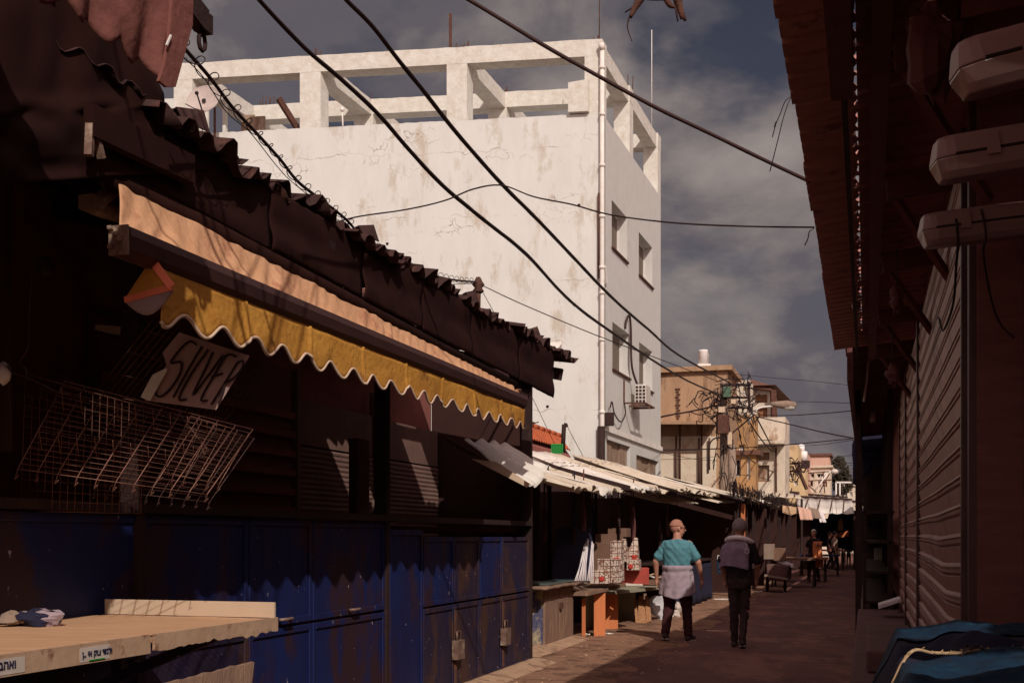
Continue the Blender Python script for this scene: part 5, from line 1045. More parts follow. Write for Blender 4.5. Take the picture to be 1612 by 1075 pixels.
# odds and ends under the right canopies
t = thing('white_tube', 'bare white tube hanging upright under the second canopy', 'lamp', PD(1362, 600, -.02)); MB().tube([W(1367, 568, 15), W(1364, 600, 15.2), W(1360, 632, 15.3)], .016, 8).build('tube', M_trim, t)
t = thing('white_canister', 'small white canister hanging beside the dark awning', 'canister', W(1373, 663, 20)); MB().lathe([(.001, 0), (.05, 0), (.05, .17), (.03, .19), (.001, .19)], W(1373.5, 664, 20), 12).build('canister', M_trim, t); MB().tube([W(1374, 648, 20), W(1372, 640, 20), W(1366, 630, 20)], .008, 5).build('lead', M_dark, t)
t = thing('round_lamp', 'small pale round lamp on the canopy corner', 'lamp', PD(1348, 480, -.1)); MB().sphere(PD(1348, 480, -.09), .045, 12).build('globe', M_plastic, t)
for i, (px, py, Y, r) in enumerate(((1405, 590, 9, .05), (1412, 470, 8, .05), (1470, 10, 4.5, .09), (1470, 80, 4.2, .10))):
    t = thing('hanging_bundle', ['dark rag hanging under the canopy left of the shutter', 'rag caught on the strut under the canopy', 'dark coil hanging at the top of the right canopy', 'crumpled dark cloth below the coil'][i], 'bundle', W(px, py, Y)); c = W(px, py, Y); m = MB()
    m.grid(lambda u, v: c + Vector((math.cos(u*6.283)*math.sin(v*3.1416), math.sin(u*6.283)*math.sin(v*3.1416), math.cos(v*3.1416)*1.7)) * r * (1 + .7 * noise.noise(Vector((u*4+i, v*5, i)))), 14, 10, False); m.build('cloth', M_dark2, t)
    MB().tube([c, c + Z * .35], .006, 5).build('tie', M_dark, t)
# tarpaulin heap at the lower right
tp_ = thing('tarpaulin_heap', 'goods cart under dark and bright blue tarpaulins tied with a frayed rope', 'tarpaulin', Vector((1.7, 3.7, 0)))
def hp(x, y):                                             # covered cart height field, x across, y away
    xl = lerp(.66, 1.42, (y - 2.5) / 2.4); e = min(1, max(0, (x - xl) / .22)); n_ = noise.noise(Vector((x * 2.2, y * 2.6, 1))) * .05 + noise.noise(Vector((x * 6, y * 6, 4))) * .018
    far = min(1, max(0, (4.98 - y) / .16)); ridge = .03 * math.exp(-((y - 3.05 - .1 * (x - 1)) / .10) ** 2)
    return (1.08 + n_ + ridge + .015 * (y - 3)) * (e ** .4 if e > 0 else 0) * (far ** .35 if far > 0 else 0) + .0
def yr(x): return 3.46 + .70 * (x - 1.10)
def tg_(y0, y1, off, am, x0=.60, x1=3.6):
    def f(u, v):
        x = lerp(x0, x1, u); y = lerp(y0(x), y1(x), v); return Vector((x, y, hp(x, min(y, 5.05)) + off + am * noise.noise(Vector((x * 6, y * 6, 3))) + .010 * noise.noise(Vector((x * 17, y * 13, 5))) + .014 * abs(noise.noise(Vector((x * 9 - y * 6, y * 3, 2)))) + am * .8 * abs(noise.noise(Vector((x * 2.5 + y * 3, y * 1.5, 8))))))
    return f
m = MB(); m.grid(tg_(lambda x: yr(x) - .05, lambda x: 5.02, 0, .02), 110, 80); m.build('navy_tarpaulin', M_navy, tp_)
m = MB(); m.grid(tg_(lambda x: 1.9, lambda x: yr(x) + .03, .018, .03), 110, 70); m.build('blue_tarpaulin', M_bluebright, tp_)
m = MB(); m.grid(tg_(lambda x: 4.45, lambda x: 4.98, .010, .018, 1.48, 2.3), 40, 24); m.build('blue_tarpaulin', M_bluebright, tp_)
rp = smooth_path([Vector((x, yr(x) + .01 * math.sin(x * 9), hp(x, yr(x)) + .045)) for x in [1.13 + .10 * k for k in range(13)]])
m = MB(); m.tube(rp, [.0055 + .002 * noise.noise(Vector((i * .9, 0, 0))) for i in range(len(rp))], 6)
for q in rp:
    for _ in range(3 if q.x > 1.35 else 1):
        dd = Vector((jit(1), jit(1), abs(jit(1)))).normalized() * random.uniform(.008, .020); m.tube([q, q + dd * .6 + Vector((jit(.004), 0, 0)), q + dd], .0016, 4)
m.build('rope', M_rope, tp_)
m = MB(); m.sbox(.3, 1.9, 2.7, 4.3, .25, .85); m.build('cart_body', M_dark, tp_)
for k in range(6): m = MB(); c = rp[20 + k]; m.tube([c, c + Vector((jit(.05), jit(.03), .02)), c + Vector((jit(.08), jit(.04), -.01))], .004, 5); m.build('knot_end', M_dark, tp_) if k % 2 == 0 else None

# ------------------------------------------------------------------ torn palm-like rag at the top edge of the picture
t = thing('torn_sacking', 'torn brown sacking strips hanging from above at the top centre', 'sacking', W(1035, -40, 5))
for p, w in (([(1030, -40), (1010, -5), (1000, 12), (992, 28)], .028), ([(1000, 12), (990, 30), (988, 45), (995, 66)], .006), ([(1040, -30), (1052, 5), (1062, 12)], .02), ([(1058, -30), (1068, 5), (1074, 30)], .028), ([(1068, 5), (1079, 33)], .012), ([(1062, 5), (1067, 34)], .006), ([(1002, 8), (984, 20)], .005), ([(985, -30), (1015, -8), (1050, -2)], .03)):
    q = smooth_path([W(x, y, 5) for x, y in p], 5) if len(p) > 2 else [W(x, y, 5) for x, y in p]; MB().tube(q, [w * (1 - .75 * i / len(q)) for i in range(len(q))], 6).build('strip', M_cable2 if w < .01 else M_rust, t)

# ------------------------------------------------------------------ wires
def depth_path(pts, Y0, Y1):
    L = [0]
    for a, b in zip(pts, pts[1:]): L.append(L[-1] + math.hypot(b[0] - a[0], b[1] - a[1]))
    return [W(p[0], p[1], 1 / lerp(1 / Y0, 1 / Y1, l / L[-1])) for p, l in zip(pts, L)]
def wire(name, label, pts, Y0, Y1, r0, r1=None, mt=None, cat='cable', k=8, grp=None):
    q = smooth_path(depth_path(pts, Y0, Y1), k); r1 = r1 or r0
    q = [p + Vector((0, 0, .25 * r0 * noise.noise(p * 2.5))) for p in q]
    return props(MB().tube(q, [lerp(r0, r1, i / (len(q) - 1)) * (1 + .10 * noise.noise(q[i] * 6)) for i in range(len(q))], 6).build(name, mt or M_cable), label, cat, grp)
wire('power_cable', 'lower of the two thick black cables coming down to the tangled pole', [(372, -45), (408, 0), (480, 76), (545, 132), (600, 185), (650, 243), (700, 295), (760, 345), (830, 402), (900, 476), (970, 528), (1040, 575), (1090, 603), (1135, 622)], 5.0, 38, .0100, .022)
wire('power_cable', 'upper of the two thick black cables coming down to the tangled pole', [(512, -40), (545, 0), (585, 40), (625, 92), (670, 148), (725, 217), (790, 290), (850, 350), (905, 408), (965, 470), (1020, 518), (1075, 563), (1150, 603)], 5.2, 38, .0100, .022)
wire('power_cable', 'single thick cable crossing the open sky to the near right canopy', [(690, -28), (738, 0), (800, 38), (870, 80), (945, 122), (1020, 163), (1100, 202), (1190, 246), (1275, 286)], 6.5, 7.1, .0115, .0115, M_cable2)
wire('thin_cable', 'thin sagging cable across the white wall to the right canopy', [(505, 358), (560, 342), (640, 330), (700, 316), (745, 298), (790, 292), (840, 310), (900, 322), (960, 338), (1050, 350), (1160, 356), (1282, 358)], 9, 6.9, .0055)
# telephone cable with a spiral lashing
base_ = smooth_path(depth_path([(262, 40), (290, 76), (330, 122), (365, 168), (400, 206), (440, 250), (470, 287), (510, 318), (545, 346), (575, 378), (620, 406), (665, 428), (710, 440), (750, 444)], 4.6, 10.6), 14)
t = thing('lashed_cable', 'black telephone cable with loose spiral loops leading to the rusty cable mast', 'cable', base_[0])
MB().tube(base_, .009, 6).build('cable', M_cable, t)
sp = []; acc = 0
fine = []
for a, b in zip(base_, base_[1:]):
    for j in range(8): fine.append(lerp(a, b, j / 8))
dd_ = [0]
for a, b in zip(fine, fine[1:]): dd_.append(dd_[-1] + (b - a).length)
for p, l in zip(fine, dd_):
    ph = l / .16 * 2 * math.pi; rr = .027 + .014 * noise.noise(Vector((l * 1.1, 0, 0))); sp.append(p + Vector((math.cos(ph) * rr, math.cos(ph) * .01, math.sin(ph) * rr + .008)))
MB().tube(sp, .0026, 4).build('spiral_lashing', M_cable, t)
MB().tube([p - Z * (.03 + .012 * math.sin(i * .2)) + Vector((-.012, 0, 0)) for i, p in enumerate(base_)], .003, 4).build('messenger_wire', M_cable, t)
wire('thin_cable', 'fine wire from the rusty cable mast across the white corner pipe', [(756, 448), (820, 478), (900, 512), (960, 536), (1040, 566), (1130, 600)], 10.6, 38, .004, .010)
wire('guy_wire', 'short guy wire slanting from the cable mast to the roof', [(757, 455), (770, 478), (790, 515), (800, 528)], 10.6, 10.9, .003, cat='wire')
wire('guy_wire', 'long thin stay wire running down the white wall to the tiled roof', [(826, 604), (845, 640), (865, 682), (880, 712)], 20, 22.5, .006, cat='wire')
wire('guy_wire', 'thin stay wire from the dark vent pipe to the pale roofing', [(892, 669), (905, 694), (918, 718)], 23, 23.4, .006, cat='wire')
for i, (pts, Y0, Y1, r) in enumerate((
    ([(1000, 672), (1042, 656), (1085, 648), (1130, 638)], 34, 38, .03), ([(1040, 708), (1100, 707), (1180, 704), (1260, 698), (1343, 690)], 34, 30, .014), ([(1040, 711), (1090, 708), (1150, 706)], 34, 38, .012),
    ([(1180, 652), (1230, 654), (1290, 651), (1346, 646)], 38, 28, .014), ([(1192, 656), (1240, 667), (1290, 679), (1345, 690)], 38, 29, .018), ([(1255, 632), (1300, 633), (1346, 635)], 42, 29, .010),
    ([(1150, 588), (1220, 595), (1280, 600), (1343, 607)], 38, 28, .007), ([(1172, 652), (1190, 680), (1210, 705), (1240, 730)], 38, 60, .028), ([(1190, 655), (1203, 680), (1220, 710), (1240, 728)], 38, 60, .028),
    ([(1255, 702), (1290, 700), (1345, 692)], 60, 30, .010), ([(1300, 720), (1325, 718), (1346, 716)], 70, 45, .012), ([(1315, 730), (1348, 728)], 70, 45, .012), ([(1300, 736), (1330, 733), (1348, 731)], 70, 45, .010), ([(1322, 750), (1350, 748)], 80, 50, .012), ([(1324, 757), (1352, 757)], 80, 50, .012), ([(1040, 712), (1090, 722), (1130, 725)], 34, 38, .008), ([(1040, 723), (1090, 722), (1130, 718)], 34, 38, .008),
    ([(1150, 745), (1200, 752), (1240, 765)], 38, 60, .012), ([(1165, 712), (1200, 735), (1240, 752)], 38, 60, .02), ([(1200, 728), (1240, 726)], 50, 60, .02), ([(1215, 742), (1240, 738)], 50, 60, .02))):
    lab = ['heavy cable from the white building corner into the tangled pole', 'long level cable passing the pole low down and reaching the right awning', 'level cable just under the long one beside the tan building', 'black wire leaving the pole at street lamp height, rising a little to the right', 'straight black wire sloping down from the pole to the right awning', 'fine wire from the street lamp head to the right canopy', 'faint highest wire over the far roofs', 'left cable of the steep pair dropping to the second pole', 'right cable of the steep pair dropping to the second pole', 'faint wire rising from the yellow houses to the right awning', 'far wire just above the tree', 'far wire level with the tree crown', 'far wire crossing behind the tree crown', 'far wire over the aerials', 'lowest far wire beside the aerials', 'thin wire sagging over the peeling white wall', 'thin level wire over the peeling white wall', 'drooping cable low between the two poles', 'cable slanting from the balcony shed to the second pole', 'upper short cable feeding the second pole', 'lower short cable feeding the second pole'][i]
    wire('overhead_wire', lab, pts, Y0, Y1, r, cat='wire', k=5) if len(pts) > 2 else props(MB().tube(depth_path(pts, Y0, Y1), r, 5).build('overhead_wire', M_cable), lab, 'wire')
def tangle(mb, c, ex, ez, n, r, seed, ey=.25):
    rnd = random.Random(seed)
    for _ in range(n):
        p = c + Vector((rnd.uniform(-ex, ex), rnd.uniform(-ey, ey), rnd.uniform(-ez, ez))); pts = [p]
        for k in range(rnd.randint(3, 5)): p = p + Vector((rnd.uniform(-.5, .5) * ex, rnd.uniform(-.2, .2) * ey, rnd.uniform(-.55, .40) * ez)); p.z = min(p.z, c.z + ez * 1.05); pts.append(p)
        mb.tube(smooth_path(pts, 4), r * rnd.uniform(.6, 1.4), 4)
    return mb
up = thing('utility_pole', 'concrete utility pole buried in a tangle of black cables beside the tan building', 'utility pole', Vector((W(1139, 845, 38).x, 38, 0)))
px_ = W(1139, 845, 38).x
MB().tube([Vector((px_, 38, 0)), W(1139, 598, 38)], [.16, .11], 10).build('pole', M_concrete, up)
MB().tube([Vector((W(1155, 0, 38.3).x, 38.3, 0)), W(1152, 700, 38.3)], [.14, .13], 10).build('pole', M_concrete, up)
m = MB(); m.bar(W(1134, 606, 37.9), W(1182, 606, 37.9), .07, .07); m.bar(W(1136, 625, 37.9), W(1178, 626, 37.9), .07, .07); m.bar(W(1145, 642, 37.9), W(1182, 642, 37.9), .06, .06); m.bar(W(1178, 600, 37.9), W(1180, 650, 37.9), .07, .07); m.bar(W(1145, 688, 37.9), W(1188, 652, 37.9), .05, .05); m.build('cross_arm', M_dark, up)
m = MB(); m.box(W(1137.5, 668, 37.6), .38, .3, .62); m.build('junction_box', M_rust, up, bevel=.02)
for q_, a_, b_, c_ in (((1135, 645), .2, .2, .18), ((1148, 690), .14, .2, .4), ((1154, 632), .16, .1, .14)): MB().box(W(*q_, 37.6), a_, b_, c_).build('meter_box', M_creamboard, up)
m = MB(); m.box(W(1144, 617, 37.7), .26, .2, .34); m.build('net_bundle', mat('faded_green_net', (.10, .16, .11), (.06, .10, .07), 9, rough=.9), up)
tg = MB(); tangle(tg, W(1150, 628, 37.8), .75, .6, 30, .013, 3); tangle(tg, W(1172, 632, 37.8), .35, .9, 18, .014, 4); tangle(tg, W(1140, 700, 37.8), .3, 1.3, 18, .015, 5); tangle(tg, W(1124, 640, 37.7), .4, .5, 14, .014, 6)
tg.tube(smooth_path([W(1145, 690, 37.6), W(1125, 690, 37.6), W(1116, 705, 37.6), W(1115, 745, 37.6)]), .025, 5); tg.tube([W(1120, 640, 37.6) + Vector((math.cos(a*.6), 0, math.sin(a*.6))) * .32 for a in range(12)], .016, 5); tg.tube([W(1172, 648, 37.6) + Vector((math.cos(a*.6)*1.2, 0, math.sin(a*.6))) * .2 for a in range(12)], .016, 5)
o = tg.build('cable_tangle', M_cable, up); o['kind'] = 'stuff'
sl = thing('street_lamp', 'street lamp head on a curved arm reaching out from the tangled pole', 'street lamp', W(1180, 700, 38.2))
MB().tube(smooth_path([W(1178, 668, 38.2), W(1184, 652, 38.2), W(1196, 642, 38.2), W(1218, 639, 38.2)]), .03, 8).build('arm', M_pipe, sl)
c0 = W(1213, 636, 38.2); c1 = W(1254, 638, 38.2); ax = (c1 - c0).normalized(); LL = (c1 - c0).length
m = MB(); m.lathe([(.02, 0), (.07, .02), (.12, LL * .35), (.15, LL * .65), (.11, LL * .93), (.02, LL)], c0, 14, ax); m.build('lamp_head', M_concrete, sl)
m = MB(); m.lathe([(.02, 0), (.11, LL * .12), (.13, LL * .32), (.09, LL * .48), (.02, LL * .52)], c0 + ax * LL * .42 - Z * .06, 14, ax); m.build('lamp_bowl', M_lampglass, sl)
up2 = thing('utility_pole', 'farther utility pole wrapped in brown cables in front of the yellow stepped house', 'utility pole', Vector((W(1238, 0, 60).x, 60, 0)))
MB().tube([Vector((W(1238, 0, 60).x, 60, 0)), W(1237, 722, 60)], [.17, .13], 8).build('pole', M_rust, up2)
m = MB(); m.bar(W(1232, 730, 60), W(1260, 729, 60), .1, .1); m.bar(W(1234, 742, 60), W(1258, 741, 60), .1, .1); m.bar(W(1255, 735, 60), W(1270, 770, 60), .3, .12); m.build('cross_arm', M_rust, up2)
o = tangle(tangle(MB(), W(1246, 738, 59.8), .45, .55, 34, .026, 8), W(1240, 765, 59.8), .3, 1.0, 16, .026, 9).build('cable_tangle', M_cable2, up2); o['kind'] = 'stuff'
sl2 = thing('street_lamp', 'small far street lamp in front of the dark tree', 'street lamp', W(1308, 800, 80)); c = W(1308, 742, 80)
MB().lathe([(.05, 0), (.16, .1), (.2, .3), (.12, .48), (.02, .52)], c, 10, Vector((1, 0, 0))).build('lamp_head', M_lampglass, sl2); MB().tube([W(1292, 790, 80), W(1294, 752, 80), W(1300, 744, 80), c], .05, 6).build('arm', M_pipe, sl2)
sc_ = thing('scaffold_frame', 'rusty scaffold of thin bars and a leaning white pole over the far roofs', 'scaffold', W(1290, 780, 70))
for a, b, r in (((1283, 772), (1303, 745), .05), ((1265, 745), (1305, 742), .035), ((1262, 757), (1310, 755), .035), ((1272, 740), (1270, 775), .035), ((1296, 742), (1298, 775), .035), ((1306, 745), (1290, 775), .035), ((1258, 750), (1285, 775), .035)):
    MB().tube([W(*a, 70), W(*b, 70)], r, 5).build('bar', M_pipe if r > .04 else M_rust, sc_)
fr_ = thing('white_gantry', 'white square frame over the roofs at the end of the street', 'frame', W(1330, 790, 90))
for a, b in (((1316, 759), (1316, 778)), ((1315, 759), (1340, 759)), ((1322, 760), (1322, 778))): MB().bar(W(*a, 90), W(*b, 90), .12, .12).build('bar', M_trim, fr_)

# ------------------------------------------------------------------ farther stalls on the left
fs = thing('market_stall', 'far left stalls in deep shade under ragged thatched and tin roofs', 'market stall', S(-4, 35, 0))
q = [(26.5, 3.0, 2.45, -3.0), (29.5, 3.0, 2.5, -2.9), (32.5, 3.2, 2.52, -2.85), (36, 3.5, 2.55, -2.9), (40, 4, 2.6, -2.9), (44.5, 4, 2.62, -2.95), (49, 5, 2.65, -2.95)]
for i, (y, ly, h, d) in enumerate(q):
    a = eave(y, h, d); b = eave(y + ly, h, d); m = sheet(a, b, a - SR * 2.2 + Z*.6, b - SR * 2.2 + Z*.6, ly / .16, .02, jag=.10, seed=i * 4.1); m.build('roof_sheet', M_tin2 if i in (0, 2, 4) else M_tin, fs, solid=.003)
m = MB(); 
for k in range(520):
    s = random.uniform(25.5, 54); d = random.uniform(-2.95, -2.80); z = 2.60 + .006 * (s - 27); L = random.uniform(.10, .36); pnt = S(d, s, z + random.uniform(-.05, .22)); m.add([pnt, pnt + SU * .30, pnt + SU * (.15 + jit(.15)) - Z * L + SR * .03], [(0, 1, 2)])
o = m.build('ragged_fringe', M_dark, fs); o['kind'] = 'stuff'
for s in (28.5, 33, 38, 43, 48): m = MB(); m.sbox(-3.1, -3.0, s, s + .1, 0, 2.5); m.build('post', M_dark, fs)
m = MB(); m.sbox(-3.06, -2.96, 29.6, 29.7, 1.25, 2.35); m.build('lit_post_face', M_wood, fs)
m = MB(); m.sbox(-5.29, -2.5, 55, 55.1, 0, 2.6); m.build('end_boarding', M_deep, fs)
for s in (30.5, 35.5, 41, 45, 49, 52.5): m = MB(); m.sbox(-5.29, -2.98, s, s + .06, 0, 2.5); m.build('partition', M_deep, fs)
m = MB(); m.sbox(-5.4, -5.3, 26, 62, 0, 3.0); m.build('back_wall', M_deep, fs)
# hanging cloths
for i, (x0, y0, x1, y1, Y) in enumerate(((1232, 795, 1254, 811, 33), (1260, 797, 1280, 818, 38), (1276, 797, 1293, 816, 42), (1291, 803, 1301, 822, 46))):
    t = thing('hanging_cloth', ['cream flap sagging under the ragged far roof, leftmost', 'pinkish square flap hanging second from the left under the far roof', 'grey flap hanging third under the far roof', 'narrow grey flap hanging rightmost under the far roof'][i], 'cloth', W(x0, y1, Y), 'cloth flaps under the far left roof')
    m = MB(); m.grid(lambda u, v: W(lerp(x0, x1, u) - (4 * (1 - v) if i else 0), lerp(y0 + (3 if i == 0 else 5) * u, y1 - (8 * (abs(u - .6)) if i == 0 else 0), v), Y - .3 * v) + Vector((0, .05 * math.sin(u * 9), 0)), 14, 8); m.build('flap', [M_sack, M_pinkw, M_concrete, M_collar][i], t, solid=.006)
# handcart and goods
hc = thing('hand_cart', 'grey brown handcart piled with flattened boxes at the road edge', 'cart', W(1225, 920, 31)); 
a = W(1206, 888, 30.5); b = W(1242, 890, 30.5)
m = MB(); m.hexa([a - Z*.42 + SR*.05, b - Z*.42 - SR*.1, b - Z*.42 + SU*1.1, a - Z*.42 + SU*1.1, a, b, b + SU*1.2, a + SU*1.2]); m.build('cart_body', M_ledge, hc, bevel=.02)
m = MB(); m.bar(W(1203, 905, 30.4), W(1240, 911, 30.4), .08, .06); m.build('rail', M_concrete, hc)
for px in (1208, 1236):
    c = W(px, 918, 31); c.z = .22; m = MB(); m.lathe([(.02, -.03), (.2, -.03), (.22, 0), (.2, .03), (.02, .03)], c, 16, SR); m.build('wheel', M_black, hc)
for i, (x, y, w, h, mt) in enumerate(((1211, 880, .28, .42, M_concrete), (1222, 882, .5, .35, M_brownbox), (1234, 888, .55, .10, M_collar), (1242, 893, .4, .08, M_concrete))):
    t = thing('flattened_box', ['pale upright board standing in the handcart', 'brown carton in the handcart', 'grey folded sheet lying on the handcart', 'small folded sheet at the right of the handcart'][i], 'box', W(x, y, 31.5)); m = MB(); m.box(W(x, y, 31.4) + Z*h/2, w, .3, h, (SR + Z * (0 if i < 2 else -.4)).normalized(), SU); m.build('board', mt, t, bevel=.01)
for i, (px, Y, h, w, mt) in enumerate(((1250, 34, .85, 1.3, M_brownbox), (1268, 38, .8, 1.4, M_woodw), (1290, 44, .8, 1.5, M_navy), (1303, 52, .9, 1.5, M_int))):
    t = thing('stall_table', ['low brown stall table behind the handcart', 'stall table near the figure with the orange cloth', 'dark blue covered stall table farther on', 'farthest dark stall table on the left'][i], 'table', Vector((W(px, 0, Y).x, Y, 0)), 'stall tables down the left side'); c = Vector((W(px, 0, Y).x, Y, h))
    MB().box(c, w, 1.6, .06, SR, SU).build('table_top', mt, t)
    for dx, dy in ((-.45, -.7), (.45, -.7), (-.45, .7), (.45, .7)): MB().bar(c + SR * w * dx - Z*.03, c + SR * w * dx + SU * dy - Z * h, .06, .06).build('leg', M_dark, t)
# left-side low things between the walkers
t = thing('shopping_bag', 'blue bag hanging on the stall edge left of the second walker', 'bag', W(1133, 902, 27)); m = MB(); m.hexa([W(1129, 902, 27), W(1139, 903, 27), W(1139, 903, 27.2), W(1129, 902, 27.2), W(1128, 880, 27), W(1137, 879, 27), W(1137, 879, 27.2), W(1128, 880, 27.2)]); m.build('bag_body', M_bluebright, t, bevel=.02); MB().tube([W(1129, 881, 27.1), W(1130, 874, 27.1), W(1136, 874, 27.1), W(1137, 880, 27.1)], .012, 5).build('handle', M_trim, t)
t = thing('stall_counter', 'dark draped counter behind the two walking men', 'counter', W(1110, 935, 25)); m = MB(); m.grid(lambda u, v: S(-3.55 + .05 * math.sin(u * 40) * v, lerp(21.5, 27.5, u), lerp(.95, .05, v)), 80, 6); m.build('drape', M_navy, t, solid=.01); MB().sbox(-4.5, -3.5, 21.5, 27.5, .96, 1.0).build('counter_top', M_dark, t)
# dark curtain over the street, pale roofs behind
ct = thing('street_awning', 'dark navy tarpaulin stretched across the far end of the street', 'tarpaulin', W(1350, 890, 60))
m = MB(); m.grid(lambda u, v: W(lerp(1325, 1382, u), lerp(800 + 4 * math.sin(u * 3), 812, v), 60 - 3 * (1 - v)) , 12, 4); m.build('top', M_navy, ct, solid=.02)
m = MB(); m.grid(lambda u, v: W(lerp(1262, 1380, u), lerp(808 + 8 * (u < .35), 866 - 6 * math.sin(u * 5), v), 60) + Vector((0, .3 * math.sin(u * 17), 0)), 30, 6); m.build('curtain', M_navy, ct, solid=.02)
for px in (1326, 1380): MB().bar(Vector((W(px, 0, 60).x, 60, 0)), W(px, 800, 60), .1, .1).build('post', M_dark, ct)
for i, (x0, x1, y0, y1, Y0, Y1, mt) in enumerate(((1252, 1345, 806, 783, 52, 66, M_tin2), (1262, 1338, 789, 779, 66, 74, M_cream), (1330, 1375, 798, 789, 64, 72, M_tin), (1205, 1262, 781, 773, 47, 56, M_tin))):
    t = thing('shed_roof', ['broad pale sheet roof sloping above the far left stalls', 'cream upper sheet roof with dark seams behind the broad one', 'small pale roof over the navy tarpaulin', 'thin white roof edge behind the ragged thatch'][i], 'roof', W((x0 + x1) / 2, y0, Y0), 'pale shed roofs near the street end')
    a = W(x0, y0, Y0); b = W(x1, y0 + 3, Y0); a2 = W(x0 + 4, y1, Y1); b2_ = W(x1 - 4, y1 + 5, Y1); m = sheet(a, b, a2, b2_, (b - a).length / .5, .02, nv=3, jag=.06, seed=i); m.build('sheet', mt, t, solid=.02)
    for k in range(4): m = MB(); m.bar(bil(a, b, a2, b2_, .15 + .22 * k, .02) + Z*.05, bil(a, b, a2, b2_, .2 + .22 * k, .98) + Z*.05, .05, .03); m.build('batten', M_rust, t)
    MB().bar(a2 + Z*.05, b2_ + Z*.05, .12, .14).build('ridge', M_dark, t)
    for p in (a, b): MB().bar(Vector((p.x, p.y, 0)), p - Z*.03, .08, .08).build('post', M_dark, t)
for i, (px, Y) in enumerate(((1290, 58), (1260, 62))): pass
t = thing('orange_banner', 'small orange and white signboard on the left of the navy tarpaulin', 'signboard', W(1328, 842, 56)); MB().poly([W(1320, 846, 56), W(1336, 844, 56), W(1336, 835, 56), W(1322, 838, 56)], .05, (0, 1, 0)).build('board', M_wood, t); MB().poly([W(1320, 835, 56), W(1328, 834, 56), W(1325, 815, 56), W(1320, 818, 56)], .05, (0, 1, 0)).build('pale_panel', M_sack, t)
t = thing('cloth_bundle', 'pale twisted cloth hanging at the right end of the navy tarpaulin', 'cloth', W(1382, 810, 52)); c = W(1381, 805, 52); m = MB(); m.grid(lambda u, v: c + Vector((math.cos(u*6.283)*.18, math.sin(u*6.283)*.15, .35 - .7 * v)) * (1 + .4 * noise.noise(Vector((u*4, v*4, 0)))) , 12, 8, False); m.build('cloth', M_sack, t)
# right far clutter
for i, (px, py, Y, w, h, mt) in enumerate(((1400, 893, 22, .5, .06, M_shut), (1398, 872, 26, .6, .30, M_sage), (1394, 838, 30, .5, .04, M_collar), (1398, 862, 27, .3, .08, M_collar), (1400, 948, 15.5, .3, .06, M_collar))):
    t = thing('shelf_goods', ['grey slab jutting out at the foot of the right hand stalls', 'dull green box on the right hand stall', 'white edged shelf deep in the right hand stalls', 'pale packet on the right hand shelf', 'pale plank end sticking out above the right kerb'][i], 'goods', W(px, py, Y)); m = MB(); m.box(W(px, py, Y), w, .8 if i != 4 else .5, h, (SR + (Z * .35 if i == 4 else Z * 0)).normalized(), SU); m.build('slab', mt, t, bevel=.01)
m = MB(); m.sbox(-.04, .518, 28.2, 28.26, 0, 3.7); props(m.build('screen', M_dark), 'dark board screen closing the far end of the right shelving', 'screen')
t = thing('shelf_rack', 'dark shelving with goods along the far right side', 'shelf', S(.3, 26, 0))
for h in (.5, .95, 1.4, 1.85): MB().sbox(-.05, .40, 18, 34, h, h + .04).build('shelf', M_dark, t)
for s in (18, 22, 26, 30, 34): MB().sbox(-.05, 0, s, s + .06, 0, 2.4).build('upright', M_dark, t)
# ------------------------------------------------------------------ people
def capsule(mb, a, b, ra, rb, n=12):
    a = Vector(a); b = Vector(b); t = b - a; L = t.length; t = t.normalized() if L > 1e-6 else Z; pr = []
    for k in range(5): th = math.pi / 2 * k / 4; pr.append((max(1e-4, ra * math.sin(th)), -ra * math.cos(th)))
    for k in range(5): th = math.pi / 2 * k / 4; pr.append((max(1e-4, rb * math.cos(th)), L + rb * math.sin(th)))
    return mb.lathe(pr, a, n, t)
def ringbody(mb, rings, n=24):
    vs = []
    for (x, y, z, rx, ry) in rings:
        for k in range(n):
            a = 2 * math.pi * k / n; c, s = math.cos(a), math.sin(a); vs.append(Vector((x + rx * abs(c) ** .85 * (1 if c > 0 else -1), y + ry * abs(s) ** .85 * (1 if s > 0 else -1), z)))
    m = len(rings)
    return mb.add(vs, [(i*n + k, i*n + (k+1) % n, (i+1)*n + (k+1) % n, (i+1)*n + k) for i in range(m-1) for k in range(n)] + [tuple(range(n))[::-1], tuple((m-1)*n + k for k in range(n))], True)
def fuse(mb, name, mt, parent, voxel, smooth=4, M=None, wrinkle=0, seed=0):
    """one continuous surface out of overlapping closed shapes"""
    me = bpy.data.meshes.new('tmp'); me.from_pydata([tuple(v) for v in mb.v], [], mb.f); o = bpy.data.objects.new('tmp', me); COL.objects.link(o)
    r = o.modifiers.new('r', 'REMESH'); r.mode = 'VOXEL'; r.voxel_size = voxel; r.use_smooth_shade = True
    s = o.modifiers.new('s', 'SMOOTH'); s.factor = .5; s.iterations = smooth
    bpy.context.view_layer.update()
    res = bpy.data.meshes.new_from_object(o.evaluated_get(bpy.context.evaluated_depsgraph_get())); COL.objects.unlink(o); bpy.data.objects.remove(o)
    res.name = name
    if wrinkle:
        ns = [v.normal.copy() for v in res.vertices]
        for v, nn in zip(res.vertices, ns):
            c = v.co; w = noise.noise(Vector((c.x * 9 + seed, c.y * 9, c.z * 16 + c.x * 14))) + .5 * noise.noise(Vector((c.x * 26 + seed, c.y * 26, c.z * 20 - c.x * 22))); v.co = c + nn * wrinkle * w
    res.polygons.foreach_set('use_smooth', [True] * len(res.polygons))
    res.transform(M); res.update(); res.materials.clear(); res.materials.append(mt)
    ob = bpy.data.objects.new(name, res); COL.objects.link(ob); ob.parent = parent; ORI[ob.name] = ORI[parent.name]; return ob
